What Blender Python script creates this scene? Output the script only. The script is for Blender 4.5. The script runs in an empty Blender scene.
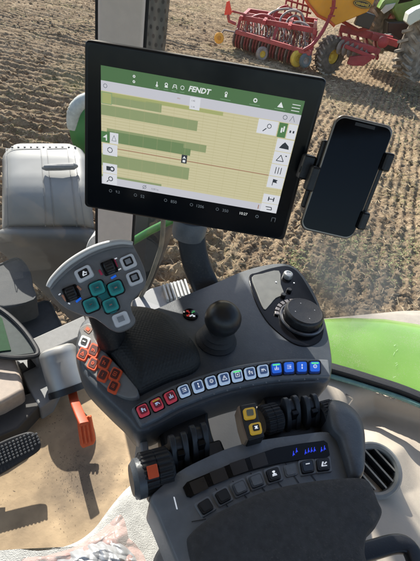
import bpy, bmesh, math, random
import numpy as np
from mathutils import Vector, Matrix
random.seed(7); rng = np.random.default_rng(5)
SC = bpy.context.scene
COL = SC.collection
EYE = 2.85                                    # eye height above the field, metres

# ------------------------------------------------------------------ measuring
F, CX, CY = 421.0, 210.0, 280.5
_d = Vector((95 - CX, 780 - CY, F)).normalized()
_up = -_d
_h = (Vector((0, 0, 1)) - _up * _up.z).normalized()
_rt = _h.cross(_up)
if _rt.x < 0: _rt = -_rt
def ray(x, y):
    c = Vector((x - CX, y - CY, F)) / F
    return Vector((_rt.dot(c), _h.dot(c), _up.dot(c)))
EYEP = Vector((0, 0, EYE))
class Plane:
    def __init__(s, p, n): s.p = Vector(p); s.n = Vector(n).normalized()
    def at(s, x, y, lift=0.0):
        r = ray(x, y); t = (s.p + s.n * lift - EYEP).dot(s.n) / r.dot(s.n)
        return EYEP + r * t
    def up(s, k): return Plane(s.p + s.n * k, s.n)
def zplane(z): return Plane((0, 0, EYE + z), (0, 0, 1))     # z below the eye
def yplane(y): return Plane((0, y, 0), (0, -1, 0))
def AT(x, y, depth): return EYEP + ray(x, y) * depth

# ------------------------------------------------------------------ materials
MATS = {}
def mat(name, col, rough=.5, metal=0., var=.12, bump=.0, scale=60., emit=0., spec=.5, coat=0., vcol=None, dust=0.):
    if name in MATS: return MATS[name]
    m = bpy.data.materials.new(name); m.use_nodes = True
    nt = m.node_tree; b = nt.nodes['Principled BSDF']
    b.inputs['Roughness'].default_value = rough; b.inputs['Metallic'].default_value = metal
    b.inputs['Specular IOR Level'].default_value = spec
    b.inputs['Coat Weight'].default_value = coat
    c = (*col, 1)
    tc = nt.nodes.new('ShaderNodeTexCoord')
    nz = nt.nodes.new('ShaderNodeTexNoise'); nz.inputs['Scale'].default_value = scale; nz.inputs['Detail'].default_value = 6
    nt.links.new(tc.outputs['Object'], nz.inputs['Vector'])
    cr = nt.nodes.new('ShaderNodeValToRGB')
    v2 = vcol or tuple(min(1, k * (1 + var)) for k in col)
    cr.color_ramp.elements[0].position = .3; cr.color_ramp.elements[1].position = .7
    cr.color_ramp.elements[0].color = (*[k * (1 - var) for k in col], 1)
    cr.color_ramp.elements[1].color = (*v2, 1)
    nt.links.new(nz.outputs['Fac'], cr.inputs['Fac']); nt.links.new(cr.outputs['Color'], b.inputs['Base Color'])
    rr = nt.nodes.new('ShaderNodeMapRange'); rr.inputs[3].default_value = max(0, rough - .08); rr.inputs[4].default_value = min(1, rough + .1)
    nt.links.new(nz.outputs['Fac'], rr.inputs[0]); nt.links.new(rr.outputs[0], b.inputs['Roughness'])
    if dust > 0:
        n3 = nt.nodes.new('ShaderNodeTexNoise'); n3.inputs['Scale'].default_value = 420; n3.inputs['Detail'].default_value = 2; nt.links.new(tc.outputs['Object'], n3.inputs['Vector'])
        n4 = nt.nodes.new('ShaderNodeTexNoise'); n4.inputs['Scale'].default_value = 14; n4.inputs['Detail'].default_value = 5; nt.links.new(tc.outputs['Object'], n4.inputs['Vector'])
        a1 = nt.nodes.new('ShaderNodeMath'); a1.operation = 'MULTIPLY_ADD'; a1.inputs[1].default_value = .45; nt.links.new(n4.outputs['Fac'], a1.inputs[0]); nt.links.new(n3.outputs['Fac'], a1.inputs[2])
        m1 = nt.nodes.new('ShaderNodeMapRange'); m1.inputs[1].default_value = .80; m1.inputs[2].default_value = .98; m1.inputs[4].default_value = dust; nt.links.new(a1.outputs[0], m1.inputs[0])
        mxx = nt.nodes.new('ShaderNodeMixRGB'); mxx.inputs[2].default_value = (.34, .30, .25, 1); nt.links.new(m1.outputs[0], mxx.inputs[0]); nt.links.new(cr.outputs['Color'], mxx.inputs[1]); nt.links.new(mxx.outputs[0], b.inputs['Base Color'])
    if bump > 0:
        n2 = nt.nodes.new('ShaderNodeTexNoise'); n2.inputs['Scale'].default_value = scale * 8; n2.inputs['Detail'].default_value = 3
        nt.links.new(tc.outputs['Object'], n2.inputs['Vector'])
        bp = nt.nodes.new('ShaderNodeBump'); bp.inputs['Strength'].default_value = bump; bp.inputs['Distance'].default_value = .002
        nt.links.new(n2.outputs['Fac'], bp.inputs['Height']); nt.links.new(bp.outputs['Normal'], b.inputs['Normal'])
    if emit > 0:
        b.inputs['Emission Color'].default_value = c; b.inputs['Emission Strength'].default_value = emit
    MATS[name] = m; return m

def flat(name, col, emit=0., rough=.45):
    if name in MATS: return MATS[name]
    m = bpy.data.materials.new(name); m.use_nodes = True
    b = m.node_tree.nodes['Principled BSDF']; b.inputs['Base Color'].default_value = (*col, 1); b.inputs['Roughness'].default_value = rough
    if emit:
        b.inputs['Emission Color'].default_value = (*col, 1); b.inputs['Emission Strength'].default_value = emit
    MATS[name] = m; return m
def srgb(r, g, b):
    f = lambda c: ((c / 255 + .055) / 1.055) ** 2.4 if c > 10 else c / 255 / 12.92
    return (f(r), f(g), f(b))

def glass(name, tint, dust, refl=1.0):
    m = bpy.data.materials.new(name); m.use_nodes = True; nt = m.node_tree; nt.nodes.clear()
    out = nt.nodes.new('ShaderNodeOutputMaterial'); tr = nt.nodes.new('ShaderNodeBsdfTransparent'); gl = nt.nodes.new('ShaderNodeBsdfGlossy')
    tr.inputs['Color'].default_value = (*tint, 1); gl.inputs['Roughness'].default_value = .02
    lw = nt.nodes.new('ShaderNodeLayerWeight'); lw.inputs['Blend'].default_value = .5
    pw = nt.nodes.new('ShaderNodeMath'); pw.operation = 'POWER'; pw.inputs[1].default_value = 4.; nt.links.new(lw.outputs['Facing'], pw.inputs[0])
    fr = nt.nodes.new('ShaderNodeMath'); fr.operation = 'MULTIPLY_ADD'; fr.inputs[1].default_value = .5; fr.inputs[2].default_value = .03; nt.links.new(pw.outputs[0], fr.inputs[0])
    mx = nt.nodes.new('ShaderNodeMixShader'); nt.links.new(fr.outputs[0], mx.inputs[0]); nt.links.new(tr.outputs[0], mx.inputs[1]); nt.links.new(gl.outputs[0], mx.inputs[2])
    df = nt.nodes.new('ShaderNodeBsdfDiffuse'); df.inputs['Color'].default_value = (.62, .6, .54, 1)
    tc = nt.nodes.new('ShaderNodeTexCoord'); nz = nt.nodes.new('ShaderNodeTexNoise'); nz.inputs['Scale'].default_value = 3.2; nz.inputs['Detail'].default_value = 8
    nz.inputs['Distortion'].default_value = .6
    nt.links.new(tc.outputs['Object'], nz.inputs['Vector'])
    mr = nt.nodes.new('ShaderNodeMapRange'); mr.inputs[1].default_value = .5; mr.inputs[2].default_value = .75; mr.inputs[4].default_value = dust; mr.inputs[3].default_value = dust * .12
    nt.links.new(nz.outputs['Fac'], mr.inputs[0])
    m2 = nt.nodes.new('ShaderNodeMixShader'); nt.links.new(mr.outputs[0], m2.inputs[0]); nt.links.new(mx.outputs[0], m2.inputs[1]); nt.links.new(df.outputs[0], m2.inputs[2])
    nt.links.new(m2.outputs[0], out.inputs['Surface'])
    return m

M_CON = mat('console_plastic', (.080, .087, .097), .38, bump=.10, scale=70, var=.12, dust=.10)
M_CON2 = mat('panel_plastic', (.150, .163, .178), .42, bump=.10, scale=70, var=.12, dust=.12)
M_BLK = mat('black_plastic', (.010, .010, .012), .4, bump=.08, dust=.05)
M_GLOSS = mat('gloss_black', (.005, .005, .006), .14, spec=.2)
M_RUB = mat('black_rubber', (.014, .014, .016), .6, bump=.2)
M_GRIP = mat('grip_grey', (.20, .20, .205), .5, bump=.15)
M_SILV = mat('silver_paint', (.58, .58, .575), .38, .1, var=.05)
M_PLATE = mat('plate_grey', (.19, .185, .18), .5, bump=.1)
M_WKEY = flat('white_key', srgb(232, 232, 234), .0)
M_ICON = flat('icon_white', srgb(225, 228, 232), .25)
M_ICOND = flat('icon_dark', (.012, .013, .016))
M_TEAL = mat('teal_key', srgb(60, 172, 168), .45, var=.05)
M_TEALD = mat('teal_key_dark', srgb(30, 116, 118), .5, var=.05)
M_ORNG = mat('orange_key', srgb(232, 92, 50), .5, var=.06)
M_ORND = mat('orange_key_dark', srgb(84, 30, 22), .5, var=.06)
M_RED = flat('red_key_ring', srgb(222, 74, 92), .1)
M_REDD = flat('red_key_cap', srgb(150, 44, 66), .0)
M_LBL = flat('pale_blue_key', srgb(186, 208, 232), .22)
M_LBLD = flat('slate_blue_cap', srgb(84, 112, 160), .06)
M_BLUE = flat('blue_key', srgb(28, 104, 224), .25)
M_GRNL = flat('green_led', srgb(90, 220, 130), .5)
M_YELL = flat('yellow_key_ring', srgb(222, 178, 60), .1)
M_BLED = flat('blue_led', srgb(44, 66, 220), .5)
M_PANEL = mat('trim_beige', (.47, .405, .33), .62, bump=.12, scale=40, var=.05)
M_TRIM = mat('pillar_trim', (.80, .70, .62), .6, bump=.1, scale=40, var=.04)
M_GREYT = mat('grey_trim', (.21, .215, .22), .55, bump=.1, var=.06)
M_LEATH = mat('armrest_cloth', (.050, .050, .053), .9, bump=.7, scale=150, var=.25, dust=.10)
M_GREEN = mat('nature_green', (.155, .31, .05), .30, var=.16, scale=5, coat=.3, dust=.5)
M_DGREEN = mat('deep_green', (.045, .20, .05), .4, var=.1, scale=8)
M_COVER = mat('cover_grey', (.27, .27, .26), .5, var=.09, scale=7, bump=.05)
M_STEEL = mat('brushed_steel', (.42, .41, .39), .45, .6, var=.06, scale=25)
M_SCRRED = flat('map_red', srgb(150, 60, 46), .5)

# ------------------------------------------------------------------ building
WLOC = {}
def link(o, parent):
    COL.objects.link(o)
    if parent is not None: o.parent = parent
def empty(name, loc, label, cat, group=None):
    o = bpy.data.objects.new(name, None); o.empty_display_size = .05
    COL.objects.link(o); o.location = loc; WLOC[o.name] = Vector(loc)
    tag(o, label, cat, group); return o
def tag(o, label=None, cat=None, group=None, kind=None):
    if label: o['label'] = label
    if cat: o['category'] = cat
    if group: o['group'] = group
    if kind: o['kind'] = kind
    return o
def obj(name, bm, mats, parent=None, bevel=0., seg=2, smooth=True, angle=35, sub=0, loc=None):
    """link a bmesh holding world coordinates as one object with its own origin"""
    me = bpy.data.meshes.new(name)
    bmesh.ops.recalc_face_normals(bm, faces=bm.faces[:])
    n = len(bm.verts)
    c = Vector(loc) if loc is not None else sum((v.co for v in bm.verts), Vector()) / max(n, 1)
    for v in bm.verts: v.co -= c
    bm.to_mesh(me); bm.free()
    for m in (mats if isinstance(mats, (list, tuple)) else [mats]): me.materials.append(m)
    if smooth:
        me.shade_smooth()
        if not bevel: me.set_sharp_from_angle(angle=math.radians(angle))
    o = bpy.data.objects.new(name, me); link(o, parent)
    WLOC[o.name] = c
    o.location = c - (WLOC[parent.name] if parent is not None else Vector())
    if bevel:
        b = o.modifiers.new('edge', 'BEVEL'); b.width = bevel; b.segments = seg; b.limit_method = 'ANGLE'; b.angle_limit = math.radians(40); b.harden_normals = True
    if sub:
        s = o.modifiers.new('sub', 'SUBSURF'); s.levels = sub; s.render_levels = sub
    return o
def spline(pts, k=6, closed=True):
    out = []; n = len(pts); P = [Vector(p) for p in pts]
    rngi = range(n) if closed else range(n - 1)
    for i in rngi:
        if closed: a, b, c, d = P[i - 1], P[i], P[(i + 1) % n], P[(i + 2) % n]
        else: a, b, c, d = P[max(i - 1, 0)], P[i], P[i + 1], P[min(i + 2, n - 1)]
        for j in range(k):
            t = j / k
            out.append(.5 * ((2 * b) + (c - a) * t + (2 * a - 5 * b + 4 * c - d) * t * t + (3 * b - a - 3 * c + d) * t ** 3))
    if not closed: out.append(P[-1])
    return out
def add_prism(bm, pts, n, thick, mi=0, mside=None):
    top = [bm.verts.new(p) for p in pts]; bot = [bm.verts.new(Vector(p) - Vector(n) * thick) for p in pts]
    f = bm.faces.new(top); f.material_index = mi
    g = bm.faces.new(bot[::-1]); g.material_index = mi if mside is None else mside
    for i in range(len(pts)):
        q = bm.faces.new((top[i - 1], top[i], bot[i], bot[i - 1])); q.material_index = mi if mside is None else mside
def add_poly(bm, pts, mi=0):
    f = bm.faces.new([bm.verts.new(p) for p in pts]); f.material_index = mi; return f
def add_box(bm, c, ax, ay, az, mi=0):
    c = Vector(c); ax, ay, az = Vector(ax), Vector(ay), Vector(az)
    vs = [bm.verts.new(c + sx * ax + sy * ay + sz * az) for sx in (-1, 1) for sy in (-1, 1) for sz in (-1, 1)]
    for q in ((0, 1, 3, 2), (4, 6, 7, 5), (0, 4, 5, 1), (2, 3, 7, 6), (0, 2, 6, 4), (1, 5, 7, 3)):
        bm.faces.new([vs[i] for i in q]).material_index = mi
def add_tube(bm, pts, r, seg=10, mi=0, cap=True):
    P = [Vector(p) for p in pts]; rings = []
    ref = Vector((.3, .2, .93))
    for i, p in enumerate(P):
        t = (P[min(i + 1, len(P) - 1)] - P[max(i - 1, 0)]).normalized()
        u = t.cross(ref)
        if u.length < .05: u = t.cross(Vector((1, 0, 0)))
        u.normalize(); v = t.cross(u); rr = r[i] if isinstance(r, (list, tuple)) else r
        rings.append([bm.verts.new(p + (u * math.cos(a) + v * math.sin(a)) * rr) for a in [2 * math.pi * k / seg for k in range(seg)]])
    for a, b in zip(rings, rings[1:]):
        for k in range(seg): bm.faces.new((a[k - 1], a[k], b[k], b[k - 1])).material_index = mi
    if cap:
        bm.faces.new(rings[0]).material_index = mi; bm.faces.new(rings[-1][::-1]).material_index = mi
def basis(n):
    n = Vector(n).normalized(); u = n.cross(Vector((0, 0, 1)))
    if u.length < .05: u = Vector((1, 0, 0))
    u.normalize(); return u, n.cross(u).normalized() * -1, n
def add_lathe(bm, o, axis, prof, seg=32, mi=0, lug=None, mis=None, caps=True):
    """prof: (radius, height along axis); lug(k, i) radial extra"""
    u, v, n = basis(axis); o = Vector(o); rings = []
    for i, (r, h) in enumerate(prof):
        ring = []
        for k in range(seg):
            a = 2 * math.pi * k / seg; rr = r + (lug(k, i) if lug else 0)
            ring.append(bm.verts.new(o + n * h + (u * math.cos(a) + v * math.sin(a)) * rr))
        rings.append(ring)
    for i, (a, b) in enumerate(zip(rings, rings[1:])):
        for k in range(seg):
            bm.faces.new((a[k - 1], a[k], b[k], b[k - 1])).material_index = mis[i] if mis else mi
    if caps and prof[0][0] > 1e-4: bm.faces.new(rings[0][::-1]).material_index = mis[0] if mis else mi
    if caps and prof[-1][0] > 1e-4: bm.faces.new(rings[-1]).material_index = mis[-1] if mis else mi
    bmesh.ops.remove_doubles(bm, verts=[x for rg in rings for x in rg], dist=1e-6)
def add_dome(bm, pts, n, prof, mi=0):
    """rings of an outline shrunk towards its centre: prof = (shrink, height)"""
    n = Vector(n); c = sum((Vector(p) for p in pts), Vector()) / len(pts); rings = []
    for s, h in prof:
        rings.append([bm.verts.new(c + (Vector(p) - c) * s + n * h) for p in pts])
    for a, b in zip(rings, rings[1:]):
        for k in range(len(pts)): bm.faces.new((a[k - 1], a[k], b[k], b[k - 1])).material_index = mi
    cv = bm.verts.new(c + n * prof[-1][1])
    for k in range(len(pts)): bm.faces.new((rings[-1][k - 1], rings[-1][k], cv)).material_index = mi
    bm.faces.new(rings[0][::-1]).material_index = mi
def B(): return bmesh.new()
def pl(plane, pts, lift=0): return [plane.at(x, y, lift) for x, y in pts]
def outline(plane, pts, k=5, lift=0):
    return [plane.at(p.x, p.y, lift) for p in spline([Vector((x, y, 0)) for x, y in pts], k)]
def rrect(cx, cy, hx, hy, ang, r=.35, n=3):
    """rounded rectangle in picture units, later laid on a plane"""
    ca, sa = math.cos(math.radians(ang)), math.sin(math.radians(ang)); rad = r * min(hx, hy); P = []
    for qx, qy, a0 in ((1, 1, 0), (-1, 1, 90), (-1, -1, 180), (1, -1, 270)):
        for j in range(n + 1):
            a = math.radians(a0 + 90 * j / n); X = qx * (hx - rad) + rad * math.cos(a); Y = qy * (hy - rad) + rad * math.sin(a)
            P.append((cx + X * ca - Y * sa, cy + X * sa + Y * ca))
    return P
def key(parent, plane, cx, cy, hx, hy, ang, h, mats, ring=0, cap=None, capk=.68, glyph=None, gm=None, name='button', r=.4, taper=.9, skew=0):
    """a raised key: bezel prism, inset cap, and printed marks, all one part"""
    bm = B(); P = rrect(cx, cy, hx, hy, ang, r)
    base = pl(plane, P); top = [(lambda c, p: c + (p - c) * taper)(sum(base, Vector()) / len(base), p) + plane.n * h for p in base]
    bv = [bm.verts.new(p - plane.n * .001) for p in base]; tv = [bm.verts.new(p) for p in top]
    for k in range(len(base)): bm.faces.new((bv[k - 1], bv[k], tv[k], tv[k - 1]))
    bm.faces.new(tv).material_index = 0; bm.faces.new(bv[::-1])
    if cap is not None:
        c = sum(top, Vector()) / len(top)
        cp = [c + (p - c) * capk + plane.n * .0006 for p in top]; add_poly(bm, cp, 1)
        c2 = c + plane.n * .0012
        ux = (plane.at(cx + math.cos(math.radians(ang)) * 4, cy + math.sin(math.radians(ang)) * 4) - plane.at(cx, cy)) / 4
        uy = (plane.at(cx - math.sin(math.radians(ang)) * 4, cy + math.cos(math.radians(ang)) * 4) - plane.at(cx, cy)) / 4
        for q, mi in (glyph or []):
            add_poly(bm, [c2 + ux * a * hx + uy * b * hy for a, b in q], mi)
    o = obj(name, bm, mats, parent, angle=30)
    lb = KEYLAB.get(mats[0].name)
    if name == 'button' and lb: o['label'] = lb
    return o
KEYLAB = {'red_key_ring': 'red lit key', 'pale_blue_key': 'pale blue lit key', 'blue_key_edge': 'bright blue lit key', 'orange_key': 'orange key', 'teal_key': 'teal key', 'white_key': 'white bordered key', 'yellow_key_ring': 'yellow bordered key'}
def bar(x0, y0, x1, y1, w=.1):
    d = Vector((x1 - x0, y1 - y0)); d.normalize(); n = Vector((-d.y, d.x)) * w
    return [(x0 + n.x, y0 + n.y), (x1 + n.x, y1 + n.y), (x1 - n.x, y1 - n.y), (x0 - n.x, y0 - n.y)]
def text_mesh(bm, s, O, ux, uy, mi, height, shear=0, bold=0.0, width=None):
    cu = bpy.data.curves.new('t', 'FONT'); cu.body = s; cu.size = 1; cu.shear = shear; cu.offset = bold; cu.resolution_u = 3
    ob = bpy.data.objects.new('t', cu); COL.objects.link(ob)
    dg = bpy.context.evaluated_depsgraph_get(); me = bpy.data.meshes.new_from_object(ob.evaluated_get(dg))
    xs = [v.co.x for v in me.vertices]; ys = [v.co.y for v in me.vertices]
    sy = height / max(max(ys) - min(ys), .01); sx = sy if width is None else width / (max(xs) - min(xs)); x0 = min(xs); y0 = min(ys)
    vs = [bm.verts.new(O + ux * (v.co.x - x0) * sx + uy * (v.co.y - y0) * sy) for v in me.vertices]
    for p in me.polygons:
        try: bm.faces.new([vs[i] for i in p.vertices]).material_index = mi
        except ValueError: pass
    COL.objects.unlink(ob); bpy.data.objects.remove(ob); bpy.data.meshes.remove(me); bpy.data.curves.remove(cu)

# =================================================================== DISPLAY
MK = [k * .53 for k in (1, .99127, 1.20935, 1.21808)]
MP = [AT(x, y, k) for (x, y), k in zip([(84, 39), (328, 79), (284, 241), (84, 207)], MK)]
MON = Plane(MP[0], (MP[3] - MP[0]).cross(MP[1] - MP[0]))
if MON.n.dot(EYEP - MP[0]) < 0: MON.n = -MON.n
t = empty('terminal_display', (MP[2] + MP[3]) / 2, 'large black touchscreen terminal showing a green striped field map', 'display')
def mquad(c, r):
    ex = (c[1] - c[0]); ey = (c[3] - c[0]); L, H = ex.length, ey.length; P = []
    for qx, qy, a0 in ((1, 1, 0), (0, 1, 90), (0, 0, 180), (1, 0, 270)):
        for j in range(6):
            a = math.radians(a0 + 18 * j); X = (L - r if qx else r) + r * math.cos(a); Y = (H - r if qy else r) + r * math.sin(a)
            P.append(c[0] + ex * (X / L) + ey * (Y / H))
    return P
M_BEZ = mat('bezel', (.010, .012, .015), .3, var=.05, spec=.35)
bm = B(); add_prism(bm, mquad(MP, .007), MON.n, .026); obj('housing', bm, M_BEZ, t, bevel=.0035, seg=3)
bm = B(); g = mquad([p * 1.0 for p in MP], .007); c0 = sum(MP, Vector()) / 4
add_poly(bm, [c0 + (p - c0) * .965 + MON.n * .0004 for p in g]); obj('front_glass', bm, mat('display_glass', (.006, .008, .011), .16, var=.02, spec=.22), t)
def scr(name, rgb, k=.46):
    n = 'scr_' + name
    if n in MATS: return MATS[n]
    c = srgb(*rgb); m = bpy.data.materials.new(n); m.use_nodes = True; b = m.node_tree.nodes['Principled BSDF']
    b.inputs['Base Color'].default_value = (.09, .09, .09, 1); b.inputs['Roughness'].default_value = .4; b.inputs['Specular IOR Level'].default_value = .3
    b.inputs['Emission Color'].default_value = (*c, 1); b.inputs['Emission Strength'].default_value = k
    MATS[n] = m; return m
SM = [scr('cream', (214, 206, 164)), scr('head', (72, 112, 62)), scr('info', (208, 208, 216)), scr('white', (228, 230, 236)), scr('swath', (146, 160, 110)),
      scr('swathd', (112, 138, 86)), scr('line', (186, 178, 130)), scr('red', (168, 118, 92)), scr('ink', (28, 34, 44)), scr('text', (236, 240, 240)),
      scr('dim', (96, 104, 112)), scr('swathl', (172, 178, 112)), scr('tileg', (76, 124, 66)), scr('teal', (120, 160, 120))]
cTL, cTR, cBR, cBL = pl(MON, [(101, 65), (305, 101), (276, 213), (102, 183)])
def S(u, v, l=.001):
    return (cTL * (1 - u) + cTR * u) * (1 - v) + (cBL * (1 - u) + cBR * u) * v + MON.n * l
SU = (cTR - cTL).normalized(); SV = (cTL - cBL).normalized(); SW = (cTR - cTL).length; SH = (cBL - cTL).length
def sr(bm, u0, v0, u1, v1, mi, l): add_poly(bm, [S(u0, v0, l), S(u1, v0, l), S(u1, v1, l), S(u0, v1, l)], mi)
def sl(bm, pts, w, mi, l, close=False):
    q = [S(u, v, l) for u, v in pts]
    for a, b in zip(q, q[1:] + (q[:1] if close else [])) if close else zip(q, q[1:]):
        d = (b - a).normalized(); n = MON.n.cross(d) * w; add_poly(bm, [a + n, b + n, b - n, a - n], mi)
def scirc(bm, u, v, r, w, mi, l, k=20):
    c = S(u, v, l); P = [c + SU * math.cos(2 * math.pi * i / k) * r + SV * math.sin(2 * math.pi * i / k) * r for i in range(k)]
    for a, b in zip(P, P[1:] + P[:1]): add_poly(bm, [c + (a - c) * (1 + w), c + (b - c) * (1 + w), c + (b - c) * (1 - w), c + (a - c) * (1 - w)], mi)
bm = B(); L1, L2, L3, L4 = .0012, .0015, .0018, .0021
sr(bm, 0, .19, 1, .93, 0, L1)
for i in range(30):
    v = .20 + i * .0242; sl(bm, [(0, v), (1, v)], .00022, 6, .00135)
sr(bm, 0, .195, .62, .225, 11, L2); sr(bm, 0, .215, .31, .285, 4, L2); sr(bm, 0, .30, .5, .385, 4, .00152); sr(bm, .03, .49, .56, .555, 4, L2); sr(bm, .03, .545, .48, .605, 5, .00155)
sr(bm, .03, .51, .44, .56, 5, .00157); sr(bm, 0, .715, .485, .825, 4, L2); sr(bm, 0, .91, .34, .93, 4, L2)
sl(bm, [(.05, .655), (.91, .655)], .0005, 7, .0017)
for i in range(1, 14):
    sl(bm, [(i * .075, .2), (i * .075, .92)], .00012, 6, .00162)
sr(bm, 0, .2, .055, .29, 11, .0016); sl(bm, [(0.004, .2), (.055, .2), (.055, .29), (.004, .29)], .00035, 14 - 1, .0017, True)
# vehicle arrow
sr(bm, .436, .605, .466, .68, 8, L3); add_poly(bm, [S(.451, .615, L4), S(.461, .64, L4), S(.451, .635, L4), S(.441, .64, L4)], 9); sr(bm, .444, .65, .458, .67, 9, L4)
SCREEN = obj('screen', bm, SM, t, smooth=False)
# header band with maker's name and menu symbols
bm = B(); sr(bm, 0, 0, 1, .112, 1, L1)
text_mesh(bm, 'FENDT', S(.435, .079, L2), SU, SV, 9, .0066, shear=.25, bold=.03, width=.030)
for u, w in ((.62, 'Fahrgasse'), (.765, 'Sektion'), (.89, 'Profil')):
    sr(bm, u - .026, .092, u + .026, .097, 13, L2)
for u in (.28, .325, .365, .405): sr(bm, u - .012, .095, u + .012, .099, 13, L2)
scirc(bm, .405, .062, .0022, .15, 9, L2); sr(bm, .277, .05, .281, .08, 9, L2); scirc(bm, .279, .08, .001, .5, 9, L2)
sr(bm, .318, .07, .333, .082, 9, L2); scirc(bm, .325, .058, .0016, .3, 9, L2); sl(bm, [(.357, .08), (.362, .05), (.374, .05), (.378, .08)], .0004, 9, L2); sl(bm, [(.358, .066), (.377, .066)], .0003, 9, L2)
scirc(bm, .165, .04, .0012, .4, 9, L2); scirc(bm, .165, .08, .0012, .4, 9, L2)
scirc(bm, .62, .045, .0014, .3, 9, L2); sr(bm, .615, .055, .625, .075, 9, L2); scirc(bm, .765, .06, .002, .35, 9, L2); add_poly(bm, [S(.875, .08, L2), S(.89, .038, L2), S(.905, .08, L2)], 9)
for k in range(3): sl(bm, [(.945, .04 + k * .024), (.985, .04 + k * .024)], .0004, 9, L2)
obj('title_bar', bm, SM, SCREEN, smooth=False)
bm = B(); sr(bm, 0, .112, 1, .19, 2, L1); scirc(bm, .022, .15, .0024, .14, 10, L2, 12); text_mesh(bm, 'FPV', S(.385, .155, L2), SU, SV, 7, .0018); sr(bm, .448, .12, .5, .215, 3, .0016)
text_mesh(bm, '1.42', S(.458, .152, .0019), SU, SV, 8, .002); text_mesh(bm, '1.14', S(.458, .2, .0019), SU, SV, 8, .002); scirc(bm, .925, .15, .0026, .15, 10, L2, 16); sl(bm, [(.95, .175), (.962, .13), (.975, .175)], .0003, 10, L2)
obj('info_bar', bm, SM, SCREEN, smooth=False)
bm = B(); sr(bm, 0, .93, 1, 1, 2, L1); scirc(bm, .245, .965, .0024, .14, 10, L2); sl(bm, [(.235, .985), (.255, .945)], .0003, 10, L2); text_mesh(bm, '0,00 ha', S(.285, .98, L2), SU, SV, 10, .003)
sr(bm, .892, .945, .897, .985, 7, L2); obj('status_bar', bm, SM, SCREEN, smooth=False)
def tile(u, v, w, h, mi, draw):
    bm = B(); sr(bm, u, v, u + w, v + h, mi, .002); draw(bm, u + w / 2, v + h / 2); obj('menu_tile', bm, SM, SCREEN, smooth=False)
Z = .0023
tile(.80, .195, .10, .115, 3, lambda b, u, v: (scirc(b, u + .008, v - .012, .0026, .16, 8, Z), sl(b, [(u - .004, v + .008), (u - .02, v + .035)], .0006, 8, Z)))
tile(.905, .195, .042, .12, 12, lambda b, u, v: (sr(b, u - .008, v - .02, u + .0, v + .02, 9, Z), sr(b, u + .003, v - .035, u + .01, v + .01, 9, Z)))
tile(.952, .195, .045, .12, 3, lambda b, u, v: (sr(b, u - .012, v - .01, u - .004, v + .01, 8, Z), sr(b, u + .004, v - .01, u + .012, v + .01, 8, Z)))
tile(.912, .325, .085, .105, 3, lambda b, u, v: (add_poly(b, [S(u - .025, v + .025, Z), S(u - .012, v - .01, Z), S(u, v - .03, Z), S(u + .022, v, Z), S(u + .026, v + .028, Z)], 8),))
tile(.912, .436, .085, .105, 3, lambda b, u, v: (sl(b, [(u - .024, v + .025), (u - .005, v - .028), (u + .014, v + .025)], .0005, 8, Z, True), sr(b, u + .018, v - .03, u + .026, v - .02, 8, Z)))
tile(.912, .547, .085, .105, 3, lambda b, u, v: [sl(b, [(u + k * .014, v + .03), (u + k * .014, v - .03)], .0005, 8, Z) for k in (-1, 0, 1)])
tile(.912, .658, .085, .105, 3, lambda b, u, v: (sl(b, [(u - .014, v + .03), (u - .014, v - .03)], .0005, 8, Z), add_poly(b, [S(u - .014, v - .03, Z), S(u + .01, v - .025, Z), S(u + .004, v - .01, Z), S(u + .01, v + .004, Z), S(u - .014, v, Z)], 8)))
tile(.908, .828, .092, .085, 3, lambda b, u, v: (sl(b, [(u - .014, v - .02), (u - .014, v + .02)], .0008, 8, Z), sl(b, [(u + .014, v - .02), (u + .014, v + .02)], .0008, 8, Z), sl(b, [(u - .014, v), (u + .014, v)], .0006, 8, Z)))
tile(.908, .918, .092, .082, 3, lambda b, u, v: (sl(b, [(u - .02, v - .01), (u + .012, v - .01), (u + .016, v + .015), (u - .012, v + .015)], .0006, 8, Z),))
tile(.0, .52, .045, .095, 12, lambda b, u, v: (add_poly(b, [S(u - .014, v + .005, Z), S(u + .008, v - .025, Z), S(u + .008, v + .005, Z)], 9), sr(b, u + .003, v - .02, u + .009, v + .03, 9, Z)))
tile(.047, .52, .045, .095, 3, lambda b, u, v: (sl(b, [(u - .012, v + .022), (u, v - .026), (u + .012, v + .022)], .0003, 10, Z, True),))
tile(.008, .625, .08, .10, 3, lambda b, u, v: (scirc(b, u, v, .0036, .14, 8, Z, 7),))
tile(.008, .80, .08, .09, 3, lambda b, u, v: (sr(b, u - .02, v - .02, u + .0, v + .02, 8, Z), scirc(b, u + .012, v, .003, .3, 8, Z, 10)))
tile(.008, .895, .08, .10, 3, lambda b, u, v: (scirc(b, u + .004, v - .005, .003, .2, 8, Z, 12), sl(b, [(u - .008, v + .012), (u - .018, v + .03)], .0006, 8, Z)))
for u, s in ((.08, '9,2'), (.225, '52'), (.40, '850'), (.55, '1206'), (.70, '350')):
    bm = B(); text_mesh(bm, s, S(u, 1.075, .0008), SU, SV, 10, .0044); scirc(bm, u - .03, 1.06, .002, .14, 10, .0008); obj('readout', bm, SM, SCREEN, smooth=False)
bm = B(); text_mesh(bm, '10:27', S(.80, 1.073, .0008), SU, SV, 9, .004); obj('clock_readout', bm, SM, SCREEN, smooth=False)
bm = B(); sl(bm, [(.985, 1.09), (.985, 1.05), (1.005, 1.05), (1.005, 1.09)], .0003, 10, .0008); obj('touch_icon', bm, SM, SCREEN, smooth=False)
bm = B(); scirc(bm, .90, 1.065, .002, .2, 10, .0008); obj('touch_icon', bm, SM, SCREEN, smooth=False)
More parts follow.
